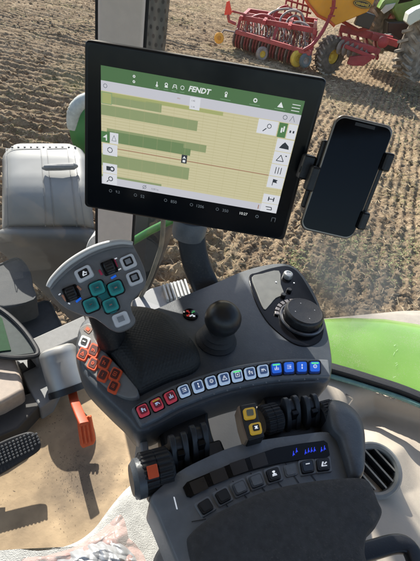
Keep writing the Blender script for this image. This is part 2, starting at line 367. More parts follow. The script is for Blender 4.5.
# swan-neck carrying the display
t = empty('display_stand', AT(205, 287, .72), 'dark bent stem that carries the touchscreen up from the console', 'display stand')
CON = zplane(-.45)
pts = spline([AT(190, 212, .70), AT(191, 232, .705), AT(195, 258, .715), AT(203, 280, .725), AT(211, 300, .72)], 5, False)
bm = B()
for i, p in enumerate(pts):
    pass
def add_strap(bm, pts, w, th, side):
    rings = []
    for i, p in enumerate(pts):
        tdir = (pts[min(i + 1, len(pts) - 1)] - pts[max(i - 1, 0)]).normalized(); s = Vector(side).normalized(); n = tdir.cross(s).normalized(); s = n.cross(tdir)
        ring = []
        for k in range(16):
            a = 2 * math.pi * k / 16; ca, sa = math.cos(a), math.sin(a)
            ring.append(bm.verts.new(p + s * w * abs(ca) ** .45 * (1 if ca > 0 else -1) + n * th * abs(sa) ** .45 * (1 if sa > 0 else -1)))
        rings.append(ring)
    for a, b in zip(rings, rings[1:]):
        for k in range(16): bm.faces.new((a[k - 1], a[k], b[k], b[k - 1]))
    bm.faces.new(rings[0]); bm.faces.new(rings[-1][::-1])
add_strap(bm, pts, .0235, .013, (1, 0, 0)); obj('stem', bm, mat('stem_black', (.024, .026, .030), .42, bump=.1, dust=.08), t, angle=50)
bm = B(); cc = AT(190, 226, .695); add_lathe(bm, cc, (0, .15, 1), [(.0, -.02), (.026, -.02), (.028, -.012), (.0285, .006), (.026, .012), (.0, .012)], 28); obj('swivel_collar', bm, M_CON2, t)
add_dir = MON.n
bm = B(); add_box(bm, AT(189, 205, .69) , Vector((.04, 0, 0)), Vector((0, .012, 0)), Vector((0, 0, .022))); obj('mount_block', bm, M_BLK, t, bevel=.004)

# =================================================================== PHONE
PK = [k * .516 for k in (1, 1.007, 1.10715, 1.10015)]
PP = [AT(x, y, k) for (x, y), k in zip([(338, 113), (396, 127), (352, 241), (299, 229)], PK)]
PH = Plane(PP[0], (PP[3] - PP[0]).cross(PP[1] - PP[0]))
if PH.n.dot(EYEP - PP[0]) < 0: PH.n = -PH.n
t = empty('smartphone', (PP[2] + PP[3]) / 2, 'switched-off black smartphone upright in a clamp right of the terminal', 'phone')
bm = B(); add_prism(bm, mquad(PP, .0115), PH.n, .0095); obj('case', bm, mat('phone_edge', (.26, .23, .20), .3, .7), t, bevel=.0022, seg=3)
c0 = sum(PP, Vector()) / 4
bm = B(); add_poly(bm, [c0 + (p - c0) * .955 + PH.n * .0005 for p in mquad(PP, .0115)]); obj('glass_front', bm, mat('phone_glass', (.003, .003, .0035), .08, var=.02, spec=.16), t)
bm = B(); q = [PP[0].lerp(PP[1], a).lerp(PP[3].lerp(PP[2], a), b) + PH.n * .0009 for a, b in ((.33, .035), (.67, .035), (.67, .06), (.33, .06))]; add_poly(bm, q); obj('earpiece', bm, mat('earpiece_grey', (.03, .03, .032), .5), t)
t = empty('phone_clamp', AT(318, 200, .58), 'black sprung clamp arm holding the smartphone beside the terminal', 'phone holder')
eu = (PP[1] - PP[0]).normalized(); ev = (PP[3] - PP[0]).normalized(); pn = PH.n
def pb(name, u, v, hw, hv, d, hd, mtl=M_BLK, bev=.003):
    c = PP[0] + (PP[1] - PP[0]) * u + (PP[3] - PP[0]) * v + pn * d
    bm = B(); add_box(bm, c, eu * hw, ev * hv, pn * hd); return obj(name, bm, mtl, t, bevel=bev)
pb('cradle', .5, .52, .041, .045, -.017, .006); pb('jaw', 1.06, .28, .0055, .0115, -.003, .012); pb('jaw', -.06, .55, .0055, .016, -.004, .012); pb('spine', 1.06, .55, .004, .05, -.014, .007); pb('jaw', 1.045, .80, .0055, .012, -.003, .011)
bm = B(); a = c0 - pn * .02; b2 = (MP[1] + MP[2]) / 2 - MON.n * .012; add_tube(bm, [PP[0].lerp(PP[3], .5) - pn * .02 + eu * .03, PP[0].lerp(PP[3], .5) - pn * .02 - eu * .015, b2 + Vector((.004, 0, 0)), b2 - Vector((.02, 0, 0))], .009, 12); obj('arm', bm, M_BLK, t)
bm = B(); add_box(bm, AT(306, 167, .562), eu * .008, ev * .016, pn * .012); obj('clamp_knuckle', bm, M_BLK, t, bevel=.003)

# =================================================================== ARMREST CONSOLE
ROOT = empty('armrest_console', (.06, .3, EYE - .55), 'dark grey control armrest with lit button rows, dial and padded elbow rest', 'armrest console')
UP = Vector((0, 0, 1))
body = [(76, 338), (84, 318), (118, 309), (150, 309), (172, 300), (190, 292), (215, 282), (243, 270), (270, 263), (290, 263), (303, 272), (316, 292), (326, 318), (332, 345), (334, 366), (330, 381), (316, 384), (290, 385), (262, 388), (232, 395), (205, 404), (180, 414), (160, 425), (146, 431), (136, 430), (126, 418), (108, 401), (86, 378), (77, 358)]
bm = B(); add_dome(bm, outline(CON, body, 5, lift=0), UP, [(.93, -.055), (.985, -.04), (1.0, -.02), (.998, -.010), (.988, -.003), (.972, 0), (.6, 0)]); obj('housing', bm, M_CON, ROOT, angle=60)
# ridge along the front strip, carrying the coloured keys
strip_top = [(131, 408), (150, 396), (172, 385), (200, 375), (232, 366), (262, 361), (295, 358), (329, 359)]
strip_bot = [(331, 376), (300, 378), (268, 381), (235, 387), (205, 396), (178, 407), (158, 418), (141, 426)]
bm = B(); add_prism(bm, pl(CON, [(p.x, p.y) for p in spline([Vector((*p, 0)) for p in strip_top], 4, False)] + [(p.x, p.y) for p in spline([Vector((*p, 0)) for p in strip_bot], 4, False)], .006), UP, .012); obj('button_strip', bm, M_CON2, ROOT, bevel=.003, seg=3)
# faint marks under each key
ST = CON.up(.006)
keys = [(143, 411, 'r'), (157, 404.8, 'ry'), (170.5, 397.6, 'r'), (184, 391.4, 'w'), (198, 386.8, 'w'), (211, 382.6, 'w'), (224, 379.2, 'w'), (237, 376.2, 'wg'), (250, 373.6, 'w'), (263, 371.2, 'w'), (276, 369.4, 'bg'), (288.6, 368.4, 'b'), (301.4, 368.0, 'b'), (314.4, 367.8, 'bg')]
def ring(r=.34, w=.09, n=10): return [[(math.cos(a) * r, math.sin(a) * r), (math.cos(b_) * r, math.sin(b_) * r), (math.cos(b_) * (r - w * 1.6), math.sin(b_) * (r - w * 1.6)), (math.cos(a) * (r - w * 1.6), math.sin(a) * (r - w * 1.6))] for a, b_ in [(6.2832 * k / n, 6.2832 * (k + 1) / n) for k in range(n)]]
ICONS = [[bar(-.36, .3, .36, .3, .06), bar(-.3, .26, -.3, -.05, .06), bar(.3, .26, .3, -.05, .06), bar(0, -.38, 0, .1, .07), [(-.18, .02), (.18, .02), (0, .24)]],
         ring() + [bar(-.06, 0, .06, 0, .06)],
         [[(-.4, .1), (-.05, .1), (-.05, -.3), (-.32, -.3)], [(.0, .1), (.34, .1), (.34, -.08), (.0, -.08)]] + [[(x + .13 * math.cos(6.2832 * k / 8), .26 + .13 * math.sin(6.2832 * k / 8)) for k in range(8)] for x in (-.22, .24)],
         [bar(-.38, -.28, .38, -.28, .05), bar(-.38, 0, .38, 0, .05), bar(-.38, .28, .38, .28, .05), [(.1, -.16), (.34, 0), (.1, .16)]],
         [bar(-.38, .34, .0, -.36, .06), bar(.38, .34, .0, -.36, .06), bar(-.38, .34, .38, .34, .05), bar(0, -.1, 0, .12, .06)],
         [bar(-.4, -.1, .1, -.1, .07), bar(.1, -.1, .36, .26, .07), bar(-.26, -.1, -.34, .3, .06), bar(-.04, -.1, -.12, .3, .06)],
         [bar(0, -.38, 0, .38, .06), [(-.16, -.2), (0, -.42), (.16, -.2)], [(-.16, .2), (0, .42), (.16, .2)]],
         [bar(-.34, -.34, .34, -.34, .05), bar(-.34, .34, .34, .34, .05), bar(-.34, -.34, -.34, .34, .05), bar(.34, -.34, .34, .34, .05), bar(-.14, .0, .14, .0, .12)]]
GL = {0: [bar(-.4, .2, .4, -.15, .09), bar(-.4, -.1, .2, -.3, .07)], 1: [bar(-.3, -.3, .3, .3, .09), bar(-.35, .1, .1, -.3, .08)], 2: [bar(-.35, .3, .35, .3, .07), bar(-.3, -.2, .3, .1, .09)],
      3: [bar(-.35, -.25, .3, .2, .1), bar(.05, .3, .3, .15, .09)], 4: [bar(-.3, .25, .3, -.25, .1), bar(-.3, -.1, .05, .3, .07)]}
for i, (x, y, c) in enumerate(keys):
    x0, y0 = keys[max(i - 1, 0)][:2]; x1, y1 = keys[min(i + 1, 13)][:2]; ang = math.degrees(math.atan2(y1 - y0, x1 - x0))
    ms = {'r': [M_RED, M_REDD, M_LBL, M_YELL], 'w': [M_LBL, M_LBLD, M_ICON, M_GRNL], 'b': [flat('blue_key_edge', srgb(36, 70, 150)), M_BLUE, M_ICON, M_GRNL]}[c[0]]
    if c == 'ry': ms = [M_RED, M_REDD, M_LBL, M_YELL]
    gl = [(q, 2) for q in ICONS[(i * 3 + 2) % 8]]
    if c[-1] in 'gy': gl = gl + [([(-.62, -.66), (.62, -.66), (.62, -.42), (-.62, -.42)], 3)]
    wbm = key(ROOT, ST.up(-.0002), x, y, 7.0, 7.4, ang, .0012, [M_GLOSS], name='key_well', r=.3)
    key(ROOT, ST.up(.0011), x, y, 5.75, 5.95, ang, .0022, ms, cap=True, capk=.74 if c[0] != 'b' else .93, glyph=gl)
bm = B()
for i, (x, y, c) in enumerate(keys):
    add_lathe(bm, CON.at(x + 3.2, y + 11.5, .0062), UP, [(.0011, 0), (.0011, .0006), (0, .0006)], 8)
obj('key_marks', bm, mat('mark_grey', (.16, .17, .18), .6), ROOT)
# palm rest
M_PALM = mat('palm_rubber', (.010, .011, .012), .62, bump=.0)
nt = M_PALM.node_tree; tcx = nt.nodes.new('ShaderNodeTexCoord'); vo = nt.nodes.new('ShaderNodeTexVoronoi'); vo.inputs['Scale'].default_value = 260; vo.inputs['Randomness'].default_value = .15
bp = nt.nodes.new('ShaderNodeBump'); bp.inputs['Strength'].default_value = .7; bp.inputs['Distance'].default_value = .0012
nt.links.new(tcx.outputs['Object'], vo.inputs['Vector']); nt.links.new(vo.outputs['Distance'], bp.inputs['Height']); nt.links.new(bp.outputs['Normal'], nt.nodes['Principled BSDF'].inputs['Normal'])
palm = [(91, 322), (104, 316), (126, 312), (150, 314), (170, 322), (184, 336), (195, 350), (200, 364), (192, 374), (170, 382), (148, 392), (138, 396), (128, 386), (116, 368), (102, 350), (93, 336)]
bm = B(); add_dome(bm, outline(CON, palm, 4), UP, [(1, -.005), (1, .004), (.97, .012), (.9, .019), (.78, .025), (.6, .03), (.35, .033), (.15, .034)]); obj('palm_rest', bm, M_PALM, ROOT, angle=70)
# grey side plate with orange keys
SP = Plane(CON.at(105, 360, .010), (-.18, -.22, .95))
plate = [(80, 336), (79, 328), (88, 323), (94, 327), (95, 338), (108, 355), (125, 373), (136, 386), (137, 396), (124, 397), (107, 388), (91, 373), (79, 358), (78, 346)]
bm = B(); add_prism(bm, outline(SP, plate, 4), SP.n, .014); obj('side_plate', bm, M_PLATE, ROOT, bevel=.002, seg=3)
key(ROOT, SP, 84.6, 342.5, 5.3, 6.2, 22, .0022, [M_WKEY, M_ICOND, M_WKEY], cap=True, capk=.6, glyph=[(bar(-.3, 0, .3, 0, .1), 2)])
for i, (x, y) in enumerate([(94, 351), (104.8, 363.6), (115.5, 375), (83.2, 354.5), (93.3, 364.2), (103.2, 375.8), (113.8, 387)]):
    key(ROOT, SP, x, y, 5.7 if i < 3 else 5.3, 7.2 if i < 3 else 6.6, 26, .0022, [M_ORNG, M_ORND, M_ORNG], cap=True, capk=.74, glyph=[([(a * .8, b_ * .8) for a, b_ in q], 2) for q in ICONS[(i * 5 + 5) % 8]])
key(ROOT, SP, 88, 329.6, 4, 3.4, 38, .0008, [mat('pale_orange', (.30, .17, .12), .6), M_ORNG], cap=True, capk=.5, name='lamp_lens')
# maker's round emblem
bm = B(); c0 = CON.at(190.5, 314.5, .0006); ux = (CON.at(196, 311) - CON.at(190, 314)).normalized(); uy = UP.cross(ux)
add_lathe(bm, c0, UP, [(.0122, -.001), (.0122, .001), (.0112, .0016), (0, .0016)], 28, 0)
def arrow(bm, a, mi):
    ca, sa = math.cos(a), math.sin(a); d = ux * ca + uy * sa; e = uy * ca - ux * sa; o = c0 + UP * .0022
    add_poly(bm, [o + d * .0022 - e * .0012, o + d * .0070 - e * .0012, o + d * .0070 + e * .0012, o + d * .0022 + e * .0012], mi); add_poly(bm, [o + d * .0064 - e * .0030, o + d * .0094, o + d * .0064 + e * .0030], mi)
for k, mi in ((0, 2), (1, 1), (2, 1), (3, 3)): arrow(bm, math.radians(45 + 90 * k - 38), mi)
add_box(bm, c0 + UP * .0019 - ux * .003 - uy * .0035, ux * .002, uy * .0012, UP * .0003, 3)
obj('emblem', bm, [M_GLOSS, flat('emblem_red', srgb(220, 60, 50), .1), flat('emblem_green', srgb(90, 200, 120), .1), M_ICON], ROOT)
# dial bay
rec = [(249, 277), (258, 272), (275, 267), (288, 266), (299, 273), (310, 290), (319, 308), (324, 326), (321, 340), (309, 346), (295, 344), (280, 334), (266, 320), (255, 300)]
bm = B(); add_prism(bm, outline(CON, rec, 4, lift=.0015), UP, .006); obj('dial_bay', bm, M_GLOSS, ROOT, bevel=.0012)
grey = [(252, 277), (262, 273.5), (279, 270.5), (281, 284), (284, 294), (276, 298), (269, 306), (264, 309), (257, 293)]
bm = B(); add_prism(bm, outline(CON, grey, 3, lift=.0032), UP, .004); obj('touch_pad', bm, mat('pad_grey', (.17, .17, .155), .45, bump=.05), ROOT, bevel=.0008)
DC = CON.at(301, 320, .0)
bm = B(); add_lathe(bm, DC, UP, [(.0365, .0), (.0365, .0045), (.035, .0062), (.0335, .0062), (.0325, .003)], 48); obj('dial_ring', bm, mat('dial_ring_metal', (.14, .14, .15), .3, .6), ROOT)
bm = B(); add_lathe(bm, DC, UP, [(.0312, .002), (.0312, .016), (.0302, .0195), (.0278, .0215), (.0245, .021), (0, .0208)], 48, lug=lambda k, i: (.0006 if k % 2 and i in (1,) else 0)); D = obj('dial', bm, M_BLK, ROOT)
for a in range(4):
    bm = B(); add_lathe(bm, DC + Vector((math.cos(a * 1.57 + .4) * .017, math.sin(a * 1.57 + .4) * .017, .0206)), UP, [(.0009, 0), (.0009, .0005), (0, .0005)], 8)
    obj('dial_dot', bm, mat('dot_grey', (.3, .3, .32), .5), D)
bm = B()
for k in range(9):
    a = 1.25 + k * .24; d = Vector((math.cos(a), math.sin(a), 0)); e = Vector((-d.y, d.x, 0)); add_box(bm, DC + d * .0405 + UP * .004, d * .0035, e * .0035, UP * .0012)
obj('dial_scale', bm, mat('scale_grey', (.24, .22, .22), .35, .3), ROOT, bevel=.0008)
KC = CON.at(287, 277.5, .0)
bm = B(); add_lathe(bm, KC, UP, [(.0088, 0), (.0088, .008), (.0078, .010), (.0045, .0108), (.004, .0098), (0, .0098)], 32); obj('knob', bm, mat('knob_metal', (.45, .45, .44), .3, .6), ROOT)
for x, y in ((276, 282), (294, 283)):
    bm = B(); add_lathe(bm, CON.at(x, y, .0042), UP, [(.0013, 0), (.0013, .0006), (0, .0006)], 10); obj('knob_mark', bm, M_ICON, ROOT)
for s in ((283, 296), (289, 291)):
    bm = B(); add_lathe(bm, CON.at(*s, .002), UP, [(.0045, 0), (.0045, .004), (.0035, .005), (0, .005)], 16); obj('push_button', bm, M_BLK, ROOT)
# black necks that join the front unit to the rear one
NK = zplane(-.475)
bm = B(); add_prism(bm, outline(NK, [(160, 418), (180, 408), (206, 398), (209, 418), (215, 440), (228, 462), (200, 476), (176, 482), (164, 455)], 4), UP, .03); obj('neck', bm, M_BLK, ROOT, bevel=.008, seg=3)
bm = B(); add_prism(bm, outline(NK, [(258, 385), (296, 381), (299, 395), (304, 410), (322, 430), (262, 445), (266, 420), (265, 400)], 4), UP, .03); obj('neck', bm, M_BLK, ROOT, bevel=.008, seg=3)
bm = B(); add_prism(bm, [NK.at(138, 425), NK.at(146, 430), NK.at(150, 455), NK.at(142, 458)], UP, .12); obj('support_post', bm, M_GREYT, ROOT, bevel=.003)
# rear unit
RP = zplane(-.452)
rear = [(150, 498), (158, 488), (178, 471), (205, 457), (232, 446), (262, 439), (298, 434), (328, 431), (338, 440), (345, 460), (351, 479), (352, 500), (340, 540), (345, 580), (190, 590), (178, 565), (166, 536), (156, 512)]
bm = B(); add_dome(bm, outline(RP, rear, 4), UP, [(.95, -.07), (1, -.05), (1, -.008), (.992, -.002), (.975, 0), (.5, 0)]); obj('rear_housing', bm, M_CON2, ROOT, angle=60)
disp = [(183, 487), (187, 482), (205, 474.5), (230, 464), (256, 454.5), (275, 448), (300, 443.5), (324, 440.5), (327.5, 443), (330, 455), (327, 457.5), (300, 459.5), (277, 463.5), (252, 470), (230, 477.5), (208, 487), (191, 497), (187, 496)]
bm = B(); add_prism(bm, pl(RP, disp, .0025), UP, .006)
DP = RP.up(.0028)
for i, (x, y) in enumerate([(199, 485.5), (219, 475.5), (239, 467), (259, 460.5)]): add_poly(bm, pl(DP, rrect(x, y, 8, 6.5, -23 + i * 2, .1)), 1)
random.seed(3)
for x, y in ((293, 453), (296, 450), (305, 451.5), (308, 450), (311, 449.5), (314, 449), (321, 449), (324, 447.5)):
    for k in range(3): add_poly(bm, pl(DP, bar(x + k * .6, y + 3 - k, x + .6 + k * .6, y - 2.0 + k * 2, .3)), 2)
obj('strip_display', bm, [M_GLOSS, mat('display_cell', (.02, .015, .012), .3), M_BLED], ROOT, bevel=0, smooth=False)
lines = [(178, 536), (200, 520), (228, 506), (260, 493), (298, 484), (350, 478)]
for i, (x, y, kind) in enumerate([(205.3, 507, 'd'), (222.8, 496.8, 'd'), (239.6, 488.4, 'g'), (256, 481.4, 'g'), (273.2, 475.2, 'i'), (290.5, 470.5, 'b'), (307, 467.4, 'd2'), (322.8, 465.2, 'i2')]):
    ang = -31 + i * 3.4
    if kind != 'b': key(ROOT, RP.up(.0004), x, y, 8.8, 8.6, ang, .0015, [mat('key_bezel', (.19, .205, .225), .45)], name='key_frame', r=.25)
    ms = [M_BLK, M_ICOND if kind != 'd2' else mat('navy_cap', (.02, .03, .05), .4), M_ICON] if kind not in 'gb' else [M_CON, M_CON2, M_ICON]
    if kind == 'b': ms = [M_CON2, M_CON2, M_ICON]
    gl = {'i': [(bar(-.35, .3, .35, .3, .08), 2), (bar(0, -.45, 0, .1, .12), 2), (bar(-.3, .12, .3, .12, .1), 2), (bar(-.22, -.3, .22, -.3, .1), 2)], 'i2': [(bar(-.4, .35, .4, .35, .08), 2), (bar(-.3, .3, -.1, -.3, .12), 2), (bar(.05, .1, .4, -.2, .1), 2)], 'd2': [(bar(-.3, -.3, .3, -.3, .08), 2)]}.get(kind)
    key(ROOT, RP.up(.0016 if kind != 'b' else 0), x, y, 6.9, 6.6, ang, .003 if kind != 'b' else .0012, ms, cap=True, capk=.8, glyph=gl, r=.35)
bm = B()
for x0, y0, x1, y1 in ((206, 519, 190, 522), (228, 507, 214, 486), (247, 498, 231, 479), (265, 491, 249, 471), (282, 487, 266, 466), (299, 483, 284, 461), (316, 481, 300, 459)):
    add_poly(bm, pl(RP, bar(x0, y0, x0 + (x1 - x0) * .9, y0 + (y1 - y0) * .9, .45), .0008))
obj('key_seams', bm, M_BLK, ROOT)
bm = B(); add_box(bm, RP.at(175.5, 503, .0012), (RP.at(177, 509) - RP.at(174, 497)) * .5, Vector((.0006, 0, 0)), UP * .0006); obj('status_mark', bm, M_ICON, ROOT)
# right shoulder
sh = [(326, 405), (340, 404), (354, 415), (361, 430), (363, 450), (361, 478), (350, 481), (343, 462), (337, 442), (328, 430)]
bm = B(); add_dome(bm, outline(RP, sh, 4), UP, [(.97, -.07), (1, -.05), (1, .001), (.97, .008), (.9, .012), (.5, .014)]); obj('side_shoulder', bm, M_CON, ROOT, angle=60)
# elbow pad
pad = [(196, 575), (186, 545), (190, 534), (207, 520), (232, 507), (262, 494.5), (300, 486), (340, 481.5), (362, 482), (370, 490), (376, 505), (380, 516), (374, 530), (365, 540), (362, 556), (364, 580), (340, 600), (230, 605)]
bm = B(); add_dome(bm, outline(RP, pad, 5), UP, [(.97, -.06), (.995, -.035), (1, -.008), (.99, .003), (.965, .011), (.92, .016), (.8, .0195), (.5, .021), (.2, .0215)]); obj('elbow_pad', bm, M_LEATH, ROOT, angle=70)
# finger levers and thumbwheels
ex = (CON.at(320, 370) - CON.at(140, 410)).normalized(); ey = UP.cross(ex)
def wheel(x, y, z, r, w, nm='thumbwheel', insert=None):
    c = zplane(z).at(x, y); bm = B(); n = 96
    add_lathe(bm, c - ex * w, ex, [(r * .75, -.002), (r, .002), (r, w * .95), (r * .96, w), (r, w * 1.05), (r, 2 * w - .002), (r * .75, 2 * w + .002)], n, lug=lambda k, i: (-.0016 if k % 4 < 2 and 0 < i < 6 else 0))
    o = obj(nm, bm, M_RUB, ROOT, smooth=False)
    if insert:
        bm = B(); d = (EYEP - c).normalized(); d = (d - ex * d.dot(ex)).normalized(); e = ex.cross(d); add_box(bm, c + d * r + ex * (-w * .4), ex * w * .33, e * .0065, d * .0018); obj('wheel_marker', bm, insert, o, bevel=.0008)
def lever(x, y, z):
    c = zplane(z).at(x, y)
    bm = B(); prof = spline([Vector((a, b, 0)) for a, b in ((-.022, -.03), (.018, -.03), (.017, -.008), (.010, .010), (.013, .021), (.006, .026), (-.006, .018), (-.017, 0))], 3)
    for s in (-1, 1):
        add_prism(bm, [c + ex * (s * .0070 + (.0034)) + ey * p.x + UP * p.y for p in prof], ex, .0068)
    add_prism(bm, [c + ex * .006 + ey * (p.x * .9) + UP * (p.y * .9 - .002) for p in prof], ex, .012)
    o = obj('lever', bm, mat('lever_black', (.026, .028, .032), .4), ROOT, bevel=.0014, seg=2)
    bm = B(); add_box(bm, c + ey * (-.009) + UP * (.008), ex * .0045, ey * .003, UP * .010); obj('lever_facing', bm, M_GLOSS, o, bevel=.001)
wheel(155, 471, -.462, .023, .017, insert=M_ORNG)
bm = B(); c = zplane(-.462).at(139.5, 478); add_lathe(bm, c - ex * .006, ex, [(0, -.004), (.016, -.003), (.021, .002), (.021, .010)], 32); obj('wheel_hub', bm, M_CON, ROOT)
lever(177, 453, -.463); lever(197, 443, -.463)
wheel(270, 419, -.462, .019, .012); lever(288, 414, -.463); lever(307, 412, -.463); wheel(327, 415, -.462, .019, .011)
bm = B(); add_box(bm, zplane(-.485).at(300, 432), ex * .06, ey * .02, UP * .014); obj('lever_base', bm, M_BLK, ROOT, bevel=.004)
bm = B(); add_box(bm, zplane(-.485).at(186, 470), ex * .05, ey * .02, UP * .014); obj('lever_base', bm, M_BLK, ROOT, bevel=.004)
# twin yellow key block
BK = zplane(-.437); bm = B()
blk = [(240, 405), (256, 402), (259, 418), (265, 436), (249, 440.5), (244, 424)]
add_prism(bm, pl(BK, blk), UP, .02); KB = obj('key_block', bm, [mat('block_black', (.012, .011, .011), .35)], ROOT, bevel=.0018)
bm = B(); add_prism(bm, pl(BK.up(-.002), [(237.6, 407), (239.6, 405.5), (243.6, 424.5), (248.6, 440), (246, 439.5), (241, 424)]), UP, .018); obj('block_cheek', bm, mat('warm_cheek', (.22, .15, .10), .5), KB)
key(KB, BK, 249.4, 414.2, 6.2, 5.8, -10, .003, [M_YELL, mat('olive_cap', (.20, .19, .12), .5), M_ICON], cap=True, capk=.62)
key(KB, BK, 255.4, 429.2, 6.2, 5.8, -12, .003, [M_YELL, M_ICOND, M_ICON], cap=True, capk=.62, glyph=[(bar(-.25, -.25, .25, .25, .09), 2), (bar(-.25, .25, .25, -.25, .09), 2), (bar(0, -.3, 0, .3, .06), 2)])

# =================================================================== MULTI-FUNCTION GRIP
gc = AT(97, 288, .5); GP = Plane(gc, (.12, -.62, .78))
t = empty('multifunction_joystick', CON.at(110, 345), 'broad grey hand grip with teal and white keys and silver rim', 'joystick')
gout = [(48.5, 285), (52, 278), (66, 264), (86, 251.5), (103, 245), (120, 242), (130.5, 243), (137, 252), (143.5, 266), (146, 276), (145, 285), (138.5, 293), (131, 302), (132, 312), (135.5, 320), (131, 327), (120, 332), (110.5, 329.5), (101, 322.5), (93, 317.5), (80, 314.5), (64, 307), (52, 295)]
go = outline(GP, gout, 5)
bm = B(); add_dome(bm, go, GP.n, [(.86, -.034), (.96, -.024), (1.0, -.010), (1.0, -.003), (.985, .0), (.5, 0)]); obj('grip_body', bm, M_GRIP, t, angle=60)
rim_o = [(45.5, 286), (50, 276.5), (65, 261.5), (85, 248.5), (102.5, 241.5), (120, 238.8), (132, 240.5)]
rim_i = [(134, 247.5), (121, 247), (105.5, 250.3), (89, 257), (71, 269), (57.5, 281.5), (51, 289.5)]
bm = B(); add_prism(bm, pl(GP, [(p.x, p.y) for p in spline([Vector((*p, 0)) for p in rim_o], 5, False)] + [(p.x, p.y) for p in spline([Vector((*p, 0)) for p in rim_i], 5, False)], .005), GP.n, .028); obj('grip_shroud', bm, M_GRIP, t, bevel=.004, seg=3)
mid = spline([Vector((*p, 0)) for p in [(48, 287), (53, 278.5), (67.5, 264), (86.8, 251.8), (104, 245), (120.5, 242), (132.8, 243.6)]], 6, False); nm_ = len(mid)
bm = B(); add_tube(bm, [GP.at(p.x, p.y, .004) for p in mid], [.0020 + .0021 * math.sin(math.pi * (i + .6) / (nm_ + .2)) ** .5 for i in range(nm_)], 14); obj('silver_rim', bm, M_SILV, t, angle=60)
def gk(x, y, hx, hy, a, mats, **k): return key(t, GP, x, y, hx, hy, a, .0035, mats, cap=True, **k)
gk(84, 274, 9.2, 6.8, -27, [M_WKEY, M_ICOND, M_ICON], capk=.62, glyph=[(bar(-.2, .3, .3, .3, .07), 2), (bar(-.15, .25, .1, -.3, .09), 2), (bar(.1, -.1, .35, .1, .08), 2)])
gk(128.2, 262.2, 7.8, 7.0, -24, [M_WKEY, M_ICOND, mat('grey_cap', (.30, .31, .33), .5)], capk=.66, glyph=[([(-.36, -.36), (.36, -.36), (.36, .36), (-.36, .36)], 2)])
gk(134.5, 278, 7.8, 7.0, -22, [M_WKEY, M_ICOND, MATS['grey_cap']], capk=.66, glyph=[([(-.36, -.36), (.36, -.36), (.36, .36), (-.36, .36)], 2)])
gk(121, 319.3, 8.4, 6.8, -22, [M_WKEY, M_WKEY, MATS['grey_cap']], capk=.6, glyph=[([(-.4, -.4), (.4, -.4), (.4, .4), (-.4, .4)], 2)])
bm = B(); P = spline([Vector((x, y, 0)) for x, y in [(88.5, 287), (92, 281.5), (100, 280), (105.5, 284.5), (107.5, 292), (111, 297), (117.5, 301), (118.5, 309), (113, 313.5), (105, 312.5), (102, 307), (101.5, 300), (97, 296), (90.5, 293.5)]], 4)
add_prism(bm, pl(GP, [(p.x, p.y) for p in P], .0018), GP.n, .004); obj('teal_pad', bm, M_TEALD, t, bevel=.0012)
for x, y, a in ((97.2, 288.4, -22), (110.6, 305.2, -22), (115.7, 288.2, -22), (91, 305, -22)):
    key(t, GP.up(.0013), x, y, 8.7, 7.9, a, .0006, [M_BLK], name='key_surround', r=.5)
    key(t, GP.up(.0015), x, y, 7.6, 6.8, a, .003, [M_TEAL, mat('teal_mid', srgb(60, 140, 140), .5), mat('rose_glyph', (.45, .25, .22), .5), M_TEALD], cap=True, capk=.72, r=.45, glyph=[([(-.42, -.4), (.44, -.4), (.44, .4), (-.42, .4)], 3), (bar(-.15, 0, .22, 0, .1), 2)])
for x, y in ((71, 293), (109.3, 267)):
    c = GP.at(x, y, .002); gx = (GP.at(x + 4, y - 1.6) - GP.at(x, y)).normalized(); gy = GP.n.cross(gx)
    bm = B(); add_box(bm, c - GP.n * .002, gx * .0088, gy * .0088, GP.n * .0025); obj('wheel_well', bm, M_GLOSS, t, bevel=.002)
    bm = B(); add_lathe(bm, c - GP.n * .003 - gx * .0058, gx, [(.0075, 0), (.009, .0015), (.009, .0101), (.0075, .0116)], 30, lug=lambda k, i: (-.0009 if k % 3 == 0 and 0 < i < 3 else 0)); obj('thumbwheel', bm, M_BLK, t, angle=25)
for (x0, y0, x1, y1, c) in ((77, 286, 81, 290, 'o'), (62, 295, 66, 301, 'o'), (58.5, 295, 60.5, 293.5, 'w'), (76, 302, 81, 298, 'b'), (68, 303, 70, 304, 'w'), (99, 270, 102, 275, 'p'), (114, 259.5, 117, 267, 'p'), (111, 278.5, 116, 275.5, 'b'), (118, 270, 121, 268.5, 'w'), (114.5, 259, 117, 258, 'w')):
    bm = B(); add_poly(bm, pl(GP, bar(x0, y0, x1, y1, 1.1 if c != 'w' else .6), .0012)); obj('grip_mark', bm, {'o': mat('peach', srgb(226, 160, 130), .5), 'w': M_ICON, 'b': M_BLUE, 'p': mat('pink', srgb(214, 60, 100), .5)}[c], t)
bm = B(); add_tube(bm, [gc - GP.n * .02, AT(104, 312, .515) - GP.n * .02, CON.at(112, 340, .02), CON.at(114, 346, .0)], [.024, .021, .019, .02], 18); obj('shaft', bm, M_BLK, t)

# =================================================================== BALL JOYSTICK
t = empty('ball_joystick', CON.at(219, 341), 'short black ball-topped joystick with ribbed rubber boot', 'joystick')
b0 = CON.at(216, 340.5)
bm = B(); add_lathe(bm, b0, UP, [(.029, 0), (.030, .003), (.026, .006), (.0245, .007), (.0265, .010), (.0235, .0135), (.0215, .015), (.0235, .018), (.020, .022), (.0165, .024), (.016, .034)], 36); obj('rubber_boot', bm, M_RUB, t)
bt = b0 + Vector((.001, -.001, .043))
bm = B(); add_lathe(bm, bt, (.05, -.1, 1), [(.0, -.019), (.013, -.0165), (.0205, -.011), (.0245, -.003), (.0255, .005), (.0245, .012), (.021, .019), (.0155, .0245), (.009, .0275), (.0, .0288)], 36); obj('ball_knob', bm, mat('knob_black', (.016, .017, .019), .36, bump=.05), t, angle=80)

